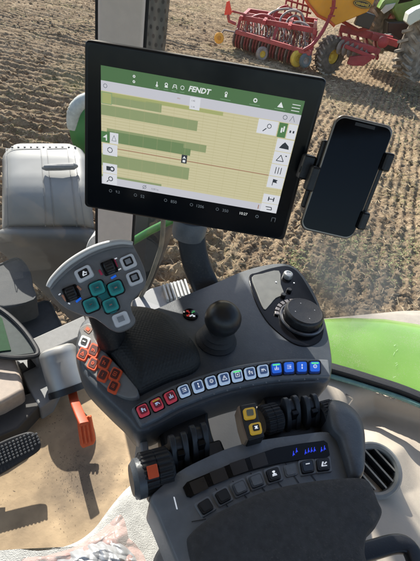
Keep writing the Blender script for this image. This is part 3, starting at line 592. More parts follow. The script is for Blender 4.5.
# =================================================================== CAB SHELL
HT = Vector((-.68, .733, 0)).normalized(); RT = Vector((HT.y, -HT.x, 0))
def cab(h, r, z): return HT * h + RT * r + Vector((0, 0, EYE + z))
CAB = empty('tractor_cab', (0, .3, EYE - 1.25), 'glazed tractor cab with pale corner pillar, beige side trim and green mudguard outside', 'tractor')
YP = yplane(1.2)
def vline(x0, y0, x1, y1, za, zb, plane=YP):
    a, b = plane.at(x0, y0), plane.at(x1, y1); f = lambda z: a + (b - a) * ((EYE + z - a.z) / (b.z - a.z)); return f(za), f(zb)
def column(name, xl0, xl1, xr0, xr1, za, zb, back, m, push=0, parent=None, bevel=.006):
    l0, l1 = vline(xl0, 240, xl1, 0, za, zb); r0, r1 = vline(xr0, 240, xr1, 0, za, zb); n = Vector((.26, -.96, 0)).normalized()
    bm = B(); vs = [bm.verts.new(p - n * d) for d in (push, push + back) for p in (l0, r0, r1, l1)]
    for q in ((0, 1, 2, 3), (7, 6, 5, 4), (0, 4, 5, 1), (1, 5, 6, 2), (2, 6, 7, 3), (3, 7, 4, 0)): bm.faces.new([vs[i] for i in q])
    return obj(name, bm, m, parent or CAB, bevel=bevel)
PIL = column('corner_pillar', 97.5, 97.5, 131.5, 146, -1.26, .34, .09, M_TRIM, bevel=.012)
column('pillar_seal', 94.8, 94.5, 97.3, 97.3, -1.16, .34, .04, M_RUB, .012, PIL, .002)
column('pillar_seal', 131.8, 146.2, 134.4, 149.6, -1.16, .34, .05, M_RUB, .012, PIL, .002)
bm = B(); add_prism(bm, [cab(-.95, -1.0, .40), cab(1.18, -.9, .40), cab(1.2, .55, .40), cab(.2, .66, .40), cab(-.95, .66, .40)], UP, .07); obj('roof', bm, mat('roof_lining', (.62, .60, .56), .7), CAB, bevel=.02)
bm = B(); add_box(bm, cab(-.93, -.17, -.85), HT * .03, RT * .8, UP * .45); obj('rear_bulkhead', bm, mat('bulkhead_cloth', (.40, .37, .34), .6), CAB, bevel=.02)
for r in (-.97, .63):
    bm = B(); add_tube(bm, [cab(-.88, r, -.5), cab(-.9, r, .34)], .045, 12); obj('rear_pillar', bm, M_BLK, CAB)
# floor
bm = B(); add_prism(bm, [cab(-.95, -.98, -1.262), cab(1.08, -.9, -1.262), cab(1.07, .42, -1.262), cab(1.26, .48, -1.262), cab(1.26, .66, -1.262), cab(-.95, .66, -1.262)], UP, .05); obj('floor_pan', bm, mat('floor_dark', (.05, .048, .045), .7), CAB)
# side rail and right hand glazing
RA = zplane(-.62)
r0, r1, r2 = RA.at(326, 367.5), RA.at(420, 398), RA.at(520, 445)
rp = spline([RA.at(290, 360), r0, RA.at(372, 381), r1, r2], 5, False)
def rail(name, off, z0, w, h, m, par=CAB):
    bm = B(); rings = []
    for i, p in enumerate(rp):
        tt = (rp[min(i + 1, len(rp) - 1)] - rp[max(i - 1, 0)]).normalized(); s = UP.cross(tt).normalized(); c = p + s * off + UP * z0
        rings.append([bm.verts.new(c + s * a * w + UP * b * h) for a, b in ((-1, -1), (1, -1), (1, 1), (-1, 1))])
    for a, b in zip(rings, rings[1:]):
        for k in range(4): bm.faces.new((a[k - 1], a[k], b[k], b[k - 1]))
    bm.faces.new(rings[0]); bm.faces.new(rings[-1][::-1]); return obj(name, bm, m, par, bevel=.003)
rail('window_rail', .0, .0, .0095, .009, M_RUB); rail('glass_edge', -.0150, -.004, .0045, .004, mat('teal_edge', (.16, .30, .27), .25))
def glassmat(name, tint, dust, centre, rad):
    m = glass(name, tint, dust); nt = m.node_tree
    ge = nt.nodes.new('ShaderNodeNewGeometry'); ds = nt.nodes.new('ShaderNodeVectorMath'); ds.operation = 'DISTANCE'; ds.inputs[1].default_value = centre
    nt.links.new(ge.outputs['Position'], ds.inputs[0]); mr = nt.nodes.new('ShaderNodeMapRange'); mr.interpolation_type = 'SMOOTHSTEP'
    mr.inputs[1].default_value = rad; mr.inputs[2].default_value = rad * .3; mr.inputs[3].default_value = .05; mr.inputs[4].default_value = 2.4
    nt.links.new(ds.outputs['Value'], mr.inputs[0])
    m2 = [n for n in nt.nodes if n.type == 'MIX_SHADER'][-1]; old = m2.inputs[0].links[0].from_socket
    mu = nt.nodes.new('ShaderNodeMath'); mu.operation = 'MULTIPLY'; nt.links.new(old, mu.inputs[0]); nt.links.new(mr.outputs[0], mu.inputs[1]); nt.links.new(mu.outputs[0], m2.inputs[0]); return m
pa, pb_ = vline(134, 240, 149, 0, -1.15, .33)
WL = [(pa, pb_)] + [(p, Vector((p.x * 1.0, p.y * 1.0, EYE + .33)) + RT * -.02) for p in (r0, RA.at(372, 381), r1, r2)]
smear = WL[0][0].lerp(WL[1][0], .9); 
sm = (lambda r, n, p: EYEP + r * ((p - EYEP).dot(n) / r.dot(n)))(ray(352, 278), RT, r0)
bm = B(); q = [(bm.verts.new(a), bm.verts.new(b)) for a, b in WL]
for (a, b), (c, d) in zip(q, q[1:]): bm.faces.new((a, c, d, b))
obj('side_window', bm, glassmat('side_glass', (.97, .985, .97), .50, sm, .16), CAB, smooth=False)
la, lb = vline(95, 240, 95, 0, -1.17, .33)
bm = B(); add_poly(bm, [la + HT * .03, la + HT * .06 - RT * 1.4, lb + HT * -.02 - RT * 1.4, lb]); obj('windscreen', bm, glassmat('front_glass', (.95, .965, .955), .20, AT(20, 260, 1.1), .5), CAB, smooth=False)  # dust haze thickened at lower left, painting in the windscreen's soft reflections
# moulded side trim with pocket
def sdpoly(X, Y, poly):
    d = np.full(X.shape, 1e9); ins = np.zeros(X.shape, bool); n = len(poly)
    for i in range(n):
        ax, ay = poly[i - 1]; bx, by = poly[i]; ex_, ey_ = bx - ax, by - ay
        tt = np.clip(((X - ax) * ex_ + (Y - ay) * ey_) / (ex_ ** 2 + ey_ ** 2), 0, 1); d = np.minimum(d, np.hypot(X - ax - tt * ex_, Y - ay - tt * ey_))
        cond = ((ay > Y) != (by > Y)) & (X < (bx - ax) * (Y - ay) / (by - ay + 1e-9) + ax); ins ^= cond
    return np.where(ins, -d, d)
gx, gy = np.meshgrid(np.arange(160, 561, 2.5), np.arange(352, 661, 2.5))
pocket = [(352, 404), (372, 399), (420, 412), (560, 470), (560, 640), (470, 580), (425, 528), (404, 494), (396, 452), (376, 438), (352, 434), (345, 420)]
sd = sdpoly(gx, gy, pocket); st = 1 / (1 + np.exp(np.clip(sd / 5.5, -30, 30)))
zz = -.640 - .065 * st
raily = np.interp(gx, [100, 326, 372, 420, 520, 600], [352, 374, 387.5, 404.5, 452, 490])
bm = B(); V = {}
for j in range(gx.shape[0]):
    for i in range(gx.shape[1]):
        if gy[j, i] >= raily[j, i] - 4 and gx[j, i] > 158 + max(0, gy[j, i] - 440) * .5: V[j, i] = bm.verts.new(zplane(zz[j, i]).at(gx[j, i], max(gy[j, i], raily[j, i])))
for (j, i) in list(V):
    q = [(j, i), (j, i + 1), (j + 1, i + 1), (j + 1, i)]
    if all(k in V for k in q): bm.faces.new([V[k] for k in q])
TR = obj('side_trim', bm, M_PANEL, CAB, angle=80); s_ = TR.modifiers.new('thick', 'SOLIDIFY'); s_.thickness = .008; s_.offset = -1
TP = zplane(-.6385)
bm = B()
for a, b in (((322, 388.5), (346, 394)), ((346, 394), (353, 399)), ((353, 399), (346, 409)), ((210, 424), (236, 437)), ((196, 428), (214, 446))): add_poly(bm, pl(TP, bar(*a, *b, .55)))
obj('trim_seam', bm, mat('seam_brown', (.16, .14, .12), .7), TR)
bm = B()
for i, (x, y) in enumerate([(226, 394), (233, 391), (240, 388.5), (229, 399), (236, 396.5), (243, 394), (239, 401)]): add_lathe(bm, TP.at(x, y, .0), UP, [(.0042, -.002), (.0038, .0015), (.0022, .0028), (0, .003)], 12)
obj('trim_studs', bm, mat('stud_white', (.72, .70, .66), .4), TR)
# round air vent
VP = Plane(zplane(-.617).at(374, 470), (-.22, -.42, .88)); vu, vv, vn = basis(VP.n)
bm = B(); add_lathe(bm, VP.p, VP.n, [(.043, -.03), (.043, .002), (.040, .006), (.036, .0065), (.0325, .003), (.031, -.014)], 48); VENT = obj('air_vent', bm, mat('vent_grey', (.26, .27, .27), .45), TR)
bm = B(); add_lathe(bm, VP.p - VP.n * .014, VP.n, [(.032, -.001), (.032, .0), (0, 0)], 32); obj('duct', bm, M_BLK, VENT) if False else obj('vent_duct', bm, M_BLK, VENT)
sd_ = (VP.at(385, 472) - VP.at(367, 452)).normalized(); sn_ = VP.n.cross(sd_)
for k, o_ in enumerate((-.0225, -.0075, .0075, .0215)):
    L = math.sqrt(max(.0306 ** 2 - o_ ** 2, 0)); bm = B(); add_box(bm, VP.p + sn_ * o_ - VP.n * .006, sd_ * L, sn_ * .0014 + VP.n * .0005, VP.n * .006 + sn_ * .003)
    add_box(bm, VP.p + sn_ * (o_ + .0034) + VP.n * .0008, sd_ * L, sn_ * .0012, VP.n * .0008, 1); obj('vent_slat', bm, [M_BLK, mat('slat_silver', (.55, .54, .50), .35, .4)], VENT)
HP = zplane(-.53); bm = B(); add_strap(bm, spline([HP.at(352, 556), HP.at(372, 550), HP.at(396, 544), HP.at(409, 548), HP.at(417, 566), HP.at(424, 600)], 5, False), .0065, .0105, UP); obj('grab_handle', bm, M_BLK, CAB, angle=60)
# mudguard outside
FP = zplane(-.72); nx, ny = 26, 14; bm = B(); G = []
for j in range(ny + 1):
    row = []
    for i in range(nx + 1):
        u = i / nx; v = j / ny; x = 312 + 190 * u
        yt = np.interp(x, [312, 330, 350, 385, 420, 502], [325.5, 323.2, 322.2, 323.2, 328.5, 350]); yb = np.interp(x, [312, 420, 502], [370, 408, 440])
        p = FP.at(x, yt + (yb - yt) * v); row.append(bm.verts.new(p + UP * (.012 * math.sin(math.pi * v) - (.03 * max(0, .1 - v) * 10 * .4))))
    G.append(row)
for j in range(ny):
    for i in range(nx): bm.faces.new((G[j][i], G[j][i + 1], G[j + 1][i + 1], G[j + 1][i]))
FEN = obj('rear_mudguard', bm, M_GREEN, CAB, angle=80); s_ = FEN.modifiers.new('thick', 'SOLIDIFY'); s_.thickness = .02; s_.offset = 1
bm = B(); G = []
for i in range(nx + 1):
    x = 312 + 190 * i / nx; y0 = np.interp(x, [312, 330, 350, 385, 420, 502], [325.5, 323.2, 322.2, 323.2, 328.5, 350]); y1 = np.interp(x, [312, 330, 360, 400, 420, 502], [320, 318.0, 315.0, 311, 310.5, 318])
    a = FP.at(x, y0 - .3, .002); c = FP.at(x, y1, -.035); b = (a + c) * .5 + UP * .008; G.append([bm.verts.new(a), bm.verts.new(b), bm.verts.new(c), bm.verts.new(c - UP * .05)])
for a, b in zip(G, G[1:]):
    for k in range(3): bm.faces.new((a[k], b[k], b[k + 1], a[k + 1]))
obj('dusty_edge', bm, mat('dusty_rubber', (.30, .27, .235), .9, bump=.4, scale=30), FEN, angle=80)
# scratches on the mudguard
bm = B(); random.seed(11)
for k in range(7):
    x, y = (random.uniform(393, 398), random.uniform(345, 378)) if k < 7 else (random.uniform(335, 415), random.uniform(332, 350))
    a = random.uniform(-70, -20); L = random.uniform(1, 4); add_poly(bm, pl(FP, bar(x, y, x + L * math.cos(math.radians(a)), y + L * math.sin(math.radians(a)), random.uniform(.06, .13)), .034))
obj('scuff_marks', bm, mat('scuff_pale', (.52, .66, .42), .5), FEN)
# pale cover over the engine bay, seen through the windscreen
rows = [(143.5, 2.16), (146, 2.06), (156, 1.95), (166, 1.88), (176, 1.81), (186, 1.755), (196, 1.715), (206, 1.69), (216, 1.675), (222, 1.67), (232, 1.69), (242, 1.74), (262, 1.83), (300, 1.95), (345, 2.0)]
def cov(x, y, lift=0): return yplane(np.interp(y, [r[0] for r in rows], [r[1] for r in rows]) - lift).at(x, y)
def cover_part(name, y0f, y1f, m, n, par):
    bm = B(); G = []
    for j in range(n + 1):
        row = []
        for i in range(25):
            u = i / 24; e = abs(2 * u - 1) ** 10; x = 1.5 + 92 * u; y = y0f(x) + (y1f(x) - y0f(x)) * j / n
            xl = 1.5 + 9 * max(0, (156 - y) / 12.) ** 2; xr = np.interp(y, [143.5, 146, 156, 235, 300], [76, 82, 88, 95, 100])
            p = yplane(np.interp(y, [r[0] for r in rows], [r[1] for r in rows]) + .05 * e).at(xl + (xr - xl) * u, y); row.append(bm.verts.new(p - UP * .02 * e))
        G.append(row)
    for a, b in zip(G, G[1:]):
        for i in range(24): bm.faces.new((a[i], a[i + 1], b[i + 1], b[i]))
    o = obj(name, bm, m, par, angle=80); s_ = o.modifiers.new('thick', 'SOLIDIFY'); s_.thickness = .05; s_.offset = -1; return o
COV = cover_part('engine_cover', lambda x: 143.5, lambda x: 226.2, M_COVER, 26, CAB)
cover_part('cover_shade_band', lambda x: 226.2, lambda x: 238 + 1.12 * x, mat('cover_shade_slate', (.12, .125, .13), .5, var=.15, scale=6), 12, COV)  # lower part of the same cover, its shade put into a darker colour and undercut
bm = B()
for x0, x1 in ((40.5, 45.5), (46.5, 54), (67, 77), (73.5, 85), (6, 8)):
    ys = [148 + k * 8 for k in range(11)]
    for ya, yb in zip(ys, ys[1:]):
        xa = x0 + (x1 - x0) * (ya - 148) / 80; xb = x0 + (x1 - x0) * (yb - 148) / 80; add_poly(bm, [cov(xa - .35, ya, .006), cov(xa + .35, ya, .006), cov(xb + .35, yb, .006), cov(xb - .35, yb, .006)])
add_poly(bm, [cov(6, 148.4, .006), cov(40, 148.0, .006), cov(40, 148.8, .006), cov(6, 149.2, .006)]); add_poly(bm, [cov(47, 148.0, .006), cov(67, 147.6, .006), cov(67, 148.4, .006), cov(47, 148.8, .006)])
obj('cover_seam', bm, mat('seam_grey', (.20, .20, .20), .7), COV)
bm = B(); add_tube(bm, [cov(43, 168, .03), cov(46, 167.5, .045), cov(60, 167, .05), cov(74, 166.3, .045), cov(77, 166, .03)], [.008, .016, .017, .016, .008], 10); obj('cover_handle', bm, mat('handle_grey', (.24, .24, .235), .5), COV)
bm = B(); add_poly(bm, pl(yplane(1.86), [(43, 169), (77, 167.5), (76, 171.5), (45, 172)])); obj('handle_recess', bm, M_BLK, COV, smooth=False) if False else bm.free()
# white and green front mudguard behind the display
MGP = yplane(2.35)
mg = [(92, 98), (80, 103), (73, 112), (70.5, 124), (72, 137), (77, 148), (86, 158), (112, 162), (120, 130), (110, 104)]
bm = B(); add_dome(bm, outline(MGP, mg, 5), Vector((0, -1, 0)), [(1, -.15), (1, -.02), (.95, .03), (.85, .05), (.5, .06)]); FM = obj('front_mudguard', bm, M_DGREEN, CAB, angle=70)
bm = B(); pts = spline([MGP.at(96, 97, .02), MGP.at(84, 101, .03), MGP.at(76, 109, .04), MGP.at(73.5, 118, .04), MGP.at(73, 128, .035)], 4, False); add_tube(bm, pts, [.03 + .012 * math.sin(i / len(pts) * 3.14) for i in range(len(pts))], 12); obj('mudguard_lip', bm, mat('lip_white', (.50, .52, .48), .4), FM)
bm = B(); add_dome(bm, outline(yplane(1.4), [(104, 230), (94, 234), (88, 242), (86, 254), (96, 258), (106, 250)], 4), Vector((0, -1, 0)), [(1, -.06), (1, 0), (.9, .012), (.5, .018)]); obj('mirror_back', bm, mat('mirror_white', (.55, .55, .53), .45), CAB)
bm = B(); add_tube(bm, [MGP.at(101, 140, -.06), MGP.at(106, 190, -.06), MGP.at(110, 250, -.06), MGP.at(112, 300, -.06)], .03, 10); obj('mudguard_stay', bm, M_BLK, FM)
bm = B(); add_tube(bm, [yplane(1.41).at(100, 244), yplane(1.25).at(112, 246)], .014, 8); obj('mirror_arm', bm, M_BLK, CAB)
# right of the pillar: green tube, dark wheel and pale step
bm = B(); add_tube(bm, [yplane(1.62).at(130, 243), yplane(1.62).at(150, 231), yplane(1.62).at(176, 218)], .018, 14); obj('green_beam', bm, M_DGREEN, CAB)
bm = B(); add_dome(bm, outline(yplane(1.78), [(128, 205), (150, 203), (163, 212), (167, 232), (163, 255), (154, 280), (144, 300), (126, 312), (120, 260)], 4), Vector((0, -1, 0)), [(1, -.28), (1, -.03), (.96, .015), (.9, .03), (.5, .035)]); obj('front_tyre', bm, mat('tyre_dusty', (.035, .038, .042), .55, bump=.2, scale=12, var=.3), CAB, angle=70)
bm = B(); add_tube(bm, spline([yplane(1.22).at(164, 196), yplane(1.22).at(162, 240), yplane(1.22).at(156, 262), yplane(1.22).at(147, 285), yplane(1.22).at(134, 308)], 5, False), .0085, 10); obj('window_seal', bm, mat('olive_grey', (.22, .20, .16), .6), CAB)
SPL = zplane(-1.16)
bm = B(); add_prism(bm, pl(SPL, [(132, 300), (150, 288), (182, 279), (193, 296), (196, 312), (140, 326)]), UP, .06); LG = obj('sill_ledge', bm, M_GREYT, CAB, bevel=.008)
for k in range(7):
    bm = B(); a = SPL.at(163 + k * 3.6, 285.5 - k * .9, .008); b = SPL.at(168 + k * 3.6, 301 - k * .9, .008); d = (b - a) * .5; add_box(bm, (a + b) * .5, d, d.cross(UP).normalized() * .0045, UP * .008); obj('tread_rib', bm, mat('rib_white', (.40, .40, .38), .5), LG, bevel=.002)
# exhaust stack with perforated guard
EXa, EXb = yplane(1.65).at(155, 60), yplane(1.65).at(158.5, -10); exd = (EXb - EXa).normalized()
EXa, EXb = EXa - UP * 1.1, Vector((EXb.x, EXb.y, EXb.z + .7)); EXb = Vector((EXa.x, EXa.y, EXb.z))
ec = yplane(1.65).at(157, 20); EXa = Vector((ec.x, ec.y, EYE - 1.0)); EXb = Vector((ec.x, ec.y, EYE + .6))
bm = B(); add_tube(bm, [EXa, EXb], .037, 28); EXH = obj('exhaust_guard', bm, mat('guard_grey', (.085, .088, .085), .5, .4, var=.25, scale=20), CAB)
bm = B()
for r_ in range(60):
    for k in range(10):
        a = 2 * math.pi * (k + .5 * (r_ % 2)) / 10; d = Vector((math.cos(a), math.sin(a), 0)); e = Vector((-d.y, d.x, 0)); c = EXa + UP * (.03 + r_ * .026) + d * .0372
        add_poly(bm, [c + e * .0055 * math.cos(i * 1.0472) + UP * .0075 * math.sin(i * 1.0472) for i in range(6)])
obj('guard_holes', bm, M_BLK, EXH, smooth=False)
# boarding steps beyond the glass
for k, (P, zz_) in enumerate([([(2, 262), (18, 257), (29, 268), (33, 285), (34, 300), (-6, 306), (-20, 275)], -1.45), ([(30, 304), (48, 300), (56, 312), (62, 332), (34, 345), (0, 330), (-10, 312)], -1.62)]):
    bm = B(); add_dome(bm, outline(zplane(zz_), P, 4), UP, [(1, -.12), (1, -.01), (.97, 0), (.93, 0), (.92, -.006), (.5, -.008)]); obj('boarding_step', bm, mat('step_grey', (.05, .053, .055), .75, bump=.3, scale=30, var=.2), CAB, angle=60)
bm = B(); add_tube(bm, spline(pl(zplane(-1.095), [(-20, 300), (2, 310.5), (20, 326), (33, 343), (37.5, 354), (28, 357), (10, 357.5), (-20, 353)]), 5, False), .008, 8); obj('flap_seal', bm, M_RUB, CAB)
for k in range(11):
    bm = B(); add_lathe(bm, cov(12 + k * 6.3, 147.0, .004), (0, -.3, 1), [(.006, -.004), (.005, .003), (0, .004)], 10); obj('cover_bolt', bm, mat('bolt_dark', (.10, .10, .10), .5), COV)
# pedal end of the cab
LP = zplane(-1.12)
bm = B(); add_prism(bm, pl(LP, [(24, 342), (84, 315), (90, 332), (36, 356)]), UP, .1); SILL = obj('door_sill', bm, mat('sill_white', (.25, .245, .235), .75, bump=.5, scale=60, var=.1), CAB, bevel=.006)
bm = B(); add_prism(bm, pl(zplane(-1.185), [(16, 360), (38, 350), (58, 342), (62, 380), (52, 400), (40, 408), (28, 388)]), UP, .1); BR = obj('pedal_bracket', bm, M_GREYT, CAB, bevel=.006)
bm = B(); add_prism(bm, pl(zplane(-1.178), [(18, 364), (39, 355), (41, 362.5), (22, 372)]), UP, .02); obj('slot', bm, M_BLK, BR, bevel=.002)
ca_, cb_ = AT(57.0, 350, 1.32), AT(69, 390, 1.31); ax_ = cb_ - ca_
bm = B(); add_lathe(bm, ca_, ax_, [(0, -.012), (.035, -.010), (.050, -.004), (.056, .006), (.057, .016), (.057, ax_.length * .3), (.0574, ax_.length * .31), (.0578, ax_.length), (.055, ax_.length + .004), (0, ax_.length + .004)], 40); obj('steel_sleeve', bm, M_STEEL, BR)
bm = B(); add_lathe(bm, cb_, ax_, [(.062, -.012), (.062, .008), (0, .008)], 32); obj('sleeve_collar', bm, M_BLK, BR)
bm = B(); add_prism(bm, pl(zplane(-1.10), [(-30, 300), (2, 312), (20, 328), (34, 345), (37, 353), (14, 356), (-30, 350)]), UP, .02); obj('door_flap', bm, mat('flap_grey', (.09, .10, .096), .8, spec=.2), CAB, bevel=.004)
bm = B(); add_prism(bm, pl(zplane(-1.096), [(-6, 312), (2, 318), (11, 350), (-6, 352)]), UP, .01); obj('flap_edge', bm, mat('flap_green', (.035, .075, .04), .8, spec=.15), CAB, bevel=.002)
bm = B(); add_prism(bm, pl(zplane(-1.13), [(-60, 338), (0, 350), (13, 353), (20, 372), (24, 390), (2, 402), (-60, 425)]), UP, .16); obj('footwell_trim', bm, mat('trim_brown', (.40, .32, .255), .6, bump=.1), CAB, bevel=.012)
bm = B(); add_prism(bm, pl(zplane(-1.19), [(-60, 425), (2, 402), (48, 386), (53, 398), (38, 407), (18, 428), (-60, 462)]), UP, .1); obj('footwell_step', bm, mat('footwell_dark', (.05, .045, .04), .6), CAB, bevel=.008)
# steering column base, left of the picture, whose shadow lies over the mat edge
bm = B(); add_tube(bm, [cab(.98, -.24, -1.25), cab(.95, -.24, -.9), cab(.72, -.24, -.45)], [.13, .10, .07], 20); SC_ = obj('steering_column', bm, M_BLK, CAB)
bm = B()
add_lathe(bm, cab(.70, -.24, -.42), HT * -.45 + UP, [(.20 + .013 * math.cos(a), .013 * math.sin(a)) for a in [k * math.pi / 6 for k in range(13)]], 40); obj('steering_rim', bm, M_RUB, SC_)

# =================================================================== FLOOR THINGS
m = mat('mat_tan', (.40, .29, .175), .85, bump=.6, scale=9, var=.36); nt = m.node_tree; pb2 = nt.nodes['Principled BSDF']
tc_ = nt.nodes.new('ShaderNodeTexCoord'); n1 = nt.nodes.new('ShaderNodeTexNoise'); n1.inputs['Scale'].default_value = 190; n1.inputs['Detail'].default_value = 4
n2 = nt.nodes.new('ShaderNodeTexNoise'); n2.inputs['Scale'].default_value = 5
nt.links.new(tc_.outputs['Object'], n1.inputs['Vector']); nt.links.new(tc_.outputs['Object'], n2.inputs['Vector'])
ad = nt.nodes.new('ShaderNodeMath'); ad.operation = 'MULTIPLY_ADD'; ad.inputs[1].default_value = .55; nt.links.new(n2.outputs['Fac'], ad.inputs[0]); nt.links.new(n1.outputs['Fac'], ad.inputs[2])
mr_ = nt.nodes.new('ShaderNodeMapRange'); mr_.inputs[1].default_value = .94; mr_.inputs[2].default_value = 1.02; nt.links.new(ad.outputs[0], mr_.inputs[0])
mx_ = nt.nodes.new('ShaderNodeMixRGB'); mx_.inputs[2].default_value = (.10, .075, .052, 1); old = pb2.inputs['Base Color'].links[0].from_socket
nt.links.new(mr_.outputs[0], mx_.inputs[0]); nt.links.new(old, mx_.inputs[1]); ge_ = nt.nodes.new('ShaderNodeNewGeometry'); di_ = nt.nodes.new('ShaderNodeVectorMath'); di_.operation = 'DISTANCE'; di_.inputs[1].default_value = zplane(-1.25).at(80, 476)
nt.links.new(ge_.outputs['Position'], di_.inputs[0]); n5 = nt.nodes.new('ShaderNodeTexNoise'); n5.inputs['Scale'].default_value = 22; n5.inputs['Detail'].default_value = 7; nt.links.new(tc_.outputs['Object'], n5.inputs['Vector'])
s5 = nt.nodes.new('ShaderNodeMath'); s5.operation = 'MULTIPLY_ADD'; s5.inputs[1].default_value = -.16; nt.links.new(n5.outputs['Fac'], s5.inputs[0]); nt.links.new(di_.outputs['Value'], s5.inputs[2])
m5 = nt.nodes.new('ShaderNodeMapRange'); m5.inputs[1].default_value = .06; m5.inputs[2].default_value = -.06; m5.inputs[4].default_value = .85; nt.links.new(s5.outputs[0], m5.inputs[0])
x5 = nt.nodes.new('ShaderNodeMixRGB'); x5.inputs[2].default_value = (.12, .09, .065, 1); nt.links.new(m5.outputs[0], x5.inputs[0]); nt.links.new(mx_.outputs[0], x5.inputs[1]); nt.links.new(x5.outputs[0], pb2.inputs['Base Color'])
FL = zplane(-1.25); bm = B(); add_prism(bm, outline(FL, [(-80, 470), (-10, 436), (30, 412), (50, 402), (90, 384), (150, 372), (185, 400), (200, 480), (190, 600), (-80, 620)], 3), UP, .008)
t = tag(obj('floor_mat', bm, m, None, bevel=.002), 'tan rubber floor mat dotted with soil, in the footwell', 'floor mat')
bm = B(); random.seed(5)
def crumbs(bm, n, fx, fy, s0, s1):
    for k in range(n):
        x, y = fx(), fy(); c = FL.at(x, y, .0015); s = random.uniform(s0, s1); m_ = Matrix.Rotation(random.random() * 6, 3, 'Z')
        r = bmesh.ops.create_icosphere(bm, subdivisions=1, radius=s)
        for v in r['verts']: v.co = c + m_ @ Vector((v.co.x * 1.3, v.co.y, v.co.z * .7)) + Vector((0, 0, 0))
crumbs(bm, 110, lambda: random.gauss(80, 11), lambda: random.gauss(472, 12), .0003, .0010); crumbs(bm, 45, lambda: random.uniform(22, 135), lambda: random.uniform(405, 540), .0004, .0009)
tag(obj('soil_crumbs', bm, mat('crumb', (.05, .036, .025), .95)), 'dark crumbs of soil scattered over the tan floor mat', 'dirt', kind='stuff')
# orange pedal
t = empty('accelerator_pedal', FL.at(88, 440), 'ribbed orange foot pedal hanging above the tan mat', 'pedal')
OP = Plane(zplane(-1.185).at(86, 432), (.15, -.62, .77))
bm = B(); add_prism(bm, pl(OP, [(76.5, 419), (91, 415), (93, 425), (95.5, 440), (93.5, 444.5), (82.5, 448.5), (80, 445), (78, 432)]), OP.n, .012); PD = obj('pedal_pad', bm, mat('pedal_orange', (.72, .13, .035), .55, var=.1), t, bevel=.003)
for k in range(4):
    bm = B(); x = 78.6 + k * 3.8; a = OP.at(x, 419 - k * .9, .002); b = OP.at(x + 4.0, 444.5 - k * .9, .002); d = (b - a) * .5; add_box(bm, (a + b) * .5, d, d.cross(OP.n).normalized() * .0028, OP.n * .003); obj('rib', bm, MATS['pedal_orange'], PD, bevel=.0018)
bm = B(); add_strap(bm, spline([AT(71, 386, 1.32), AT(74, 400, 1.27), AT(79, 413, 1.215), AT(84, 424, 1.175)], 4, False), .0135, .006, (1, .1, 0)); obj('pedal_arm', bm, mat('arm_orange', (.50, .075, .025), .5), t, angle=60)
# black pedal
t = empty('brake_pedal', FL.at(-5, 470), 'black studded rubber foot pedal at the left edge of the tan mat', 'pedal')
BP = Plane(zplane(-1.14).at(15, 450), (.2, -.45, .85))
bm = B(); add_prism(bm, outline(BP, [(-30, 458), (0, 442), (20, 434), (31, 432), (38, 437), (40.5, 446), (36, 453), (20, 463), (0, 475), (-30, 492)], 4), BP.n, .022); PD = obj('pedal_pad', bm, M_RUB, t, bevel=.005, seg=3)
bm = B()
bx, by = Vector((29, -13.5)) / 8, Vector((6.3, 17)) / 5.4
for i in range(-6, 9):
    for j in range(6):
        x, y = 6 + bx.x * i * 1.02 + by.x * (j - .4) * .8, 446 + bx.y * i * 1.02 + by.y * (j - .4) * .92
        if i > 6 and j in (0, 5): continue
        add_lathe(bm, BP.at(x, y, .0), BP.n, [(.0036, -.001), (.003, .0022), (.0018, .003), (0, .003)], 10)
obj('studs', bm, mat('stud_rubber', (.10, .10, .10), .28), PD)
bm = B(); add_tube(bm, [BP.at(0, 462, -.02), BP.at(-50, 470, -.03)], .014, 12); obj('pedal_arm', bm, M_BLK, t)

# =================================================================== SEAT AND BAG
SEP = zplane(-.74)
t = empty('driver_seat', SEP.at(90, 600) - UP * .3, 'driver seat cushion under pale white woven cloth', 'seat')
M_WOV = mat('white_woven', (.44, .44, .425), .85, bump=.9, scale=80, var=.16)
so = [(-60, 564), (0, 556.5), (28, 553.5), (52, 550), (76, 542), (94, 528.5), (107, 511.5), (121, 494), (133, 483), (142, 484), (152, 502), (166, 532), (180, 562), (190, 620), (120, 680), (-60, 680)]
bm = B(); add_dome(bm, outline(SEP, so, 4), UP, [(.96, -.13), (1, -.09), (1, -.02), (.985, -.006), (.955, .002), (.6, .008)]); obj('cushion', bm, M_WOV, t, angle=70)
bm = B(); add_dome(bm, outline(zplane(-.655), [(152, 566), (156, 552), (163, 543), (171, 545), (178, 562), (182, 600), (160, 620), (148, 590)], 4), UP, [(1, -.07), (1, -.012), (.93, 0), (.7, .006)]); obj('side_bolster', bm, mat('bolster_grey', (.22, .21, .20), .95, bump=.8, scale=150), t, angle=70)
bm = B(); add_box(bm, SEP.at(90, 640) - UP * .30 - HT * .1, HT * .10, RT * .12, UP * .17); obj('seat_base', bm, M_BLK, t, bevel=.02)
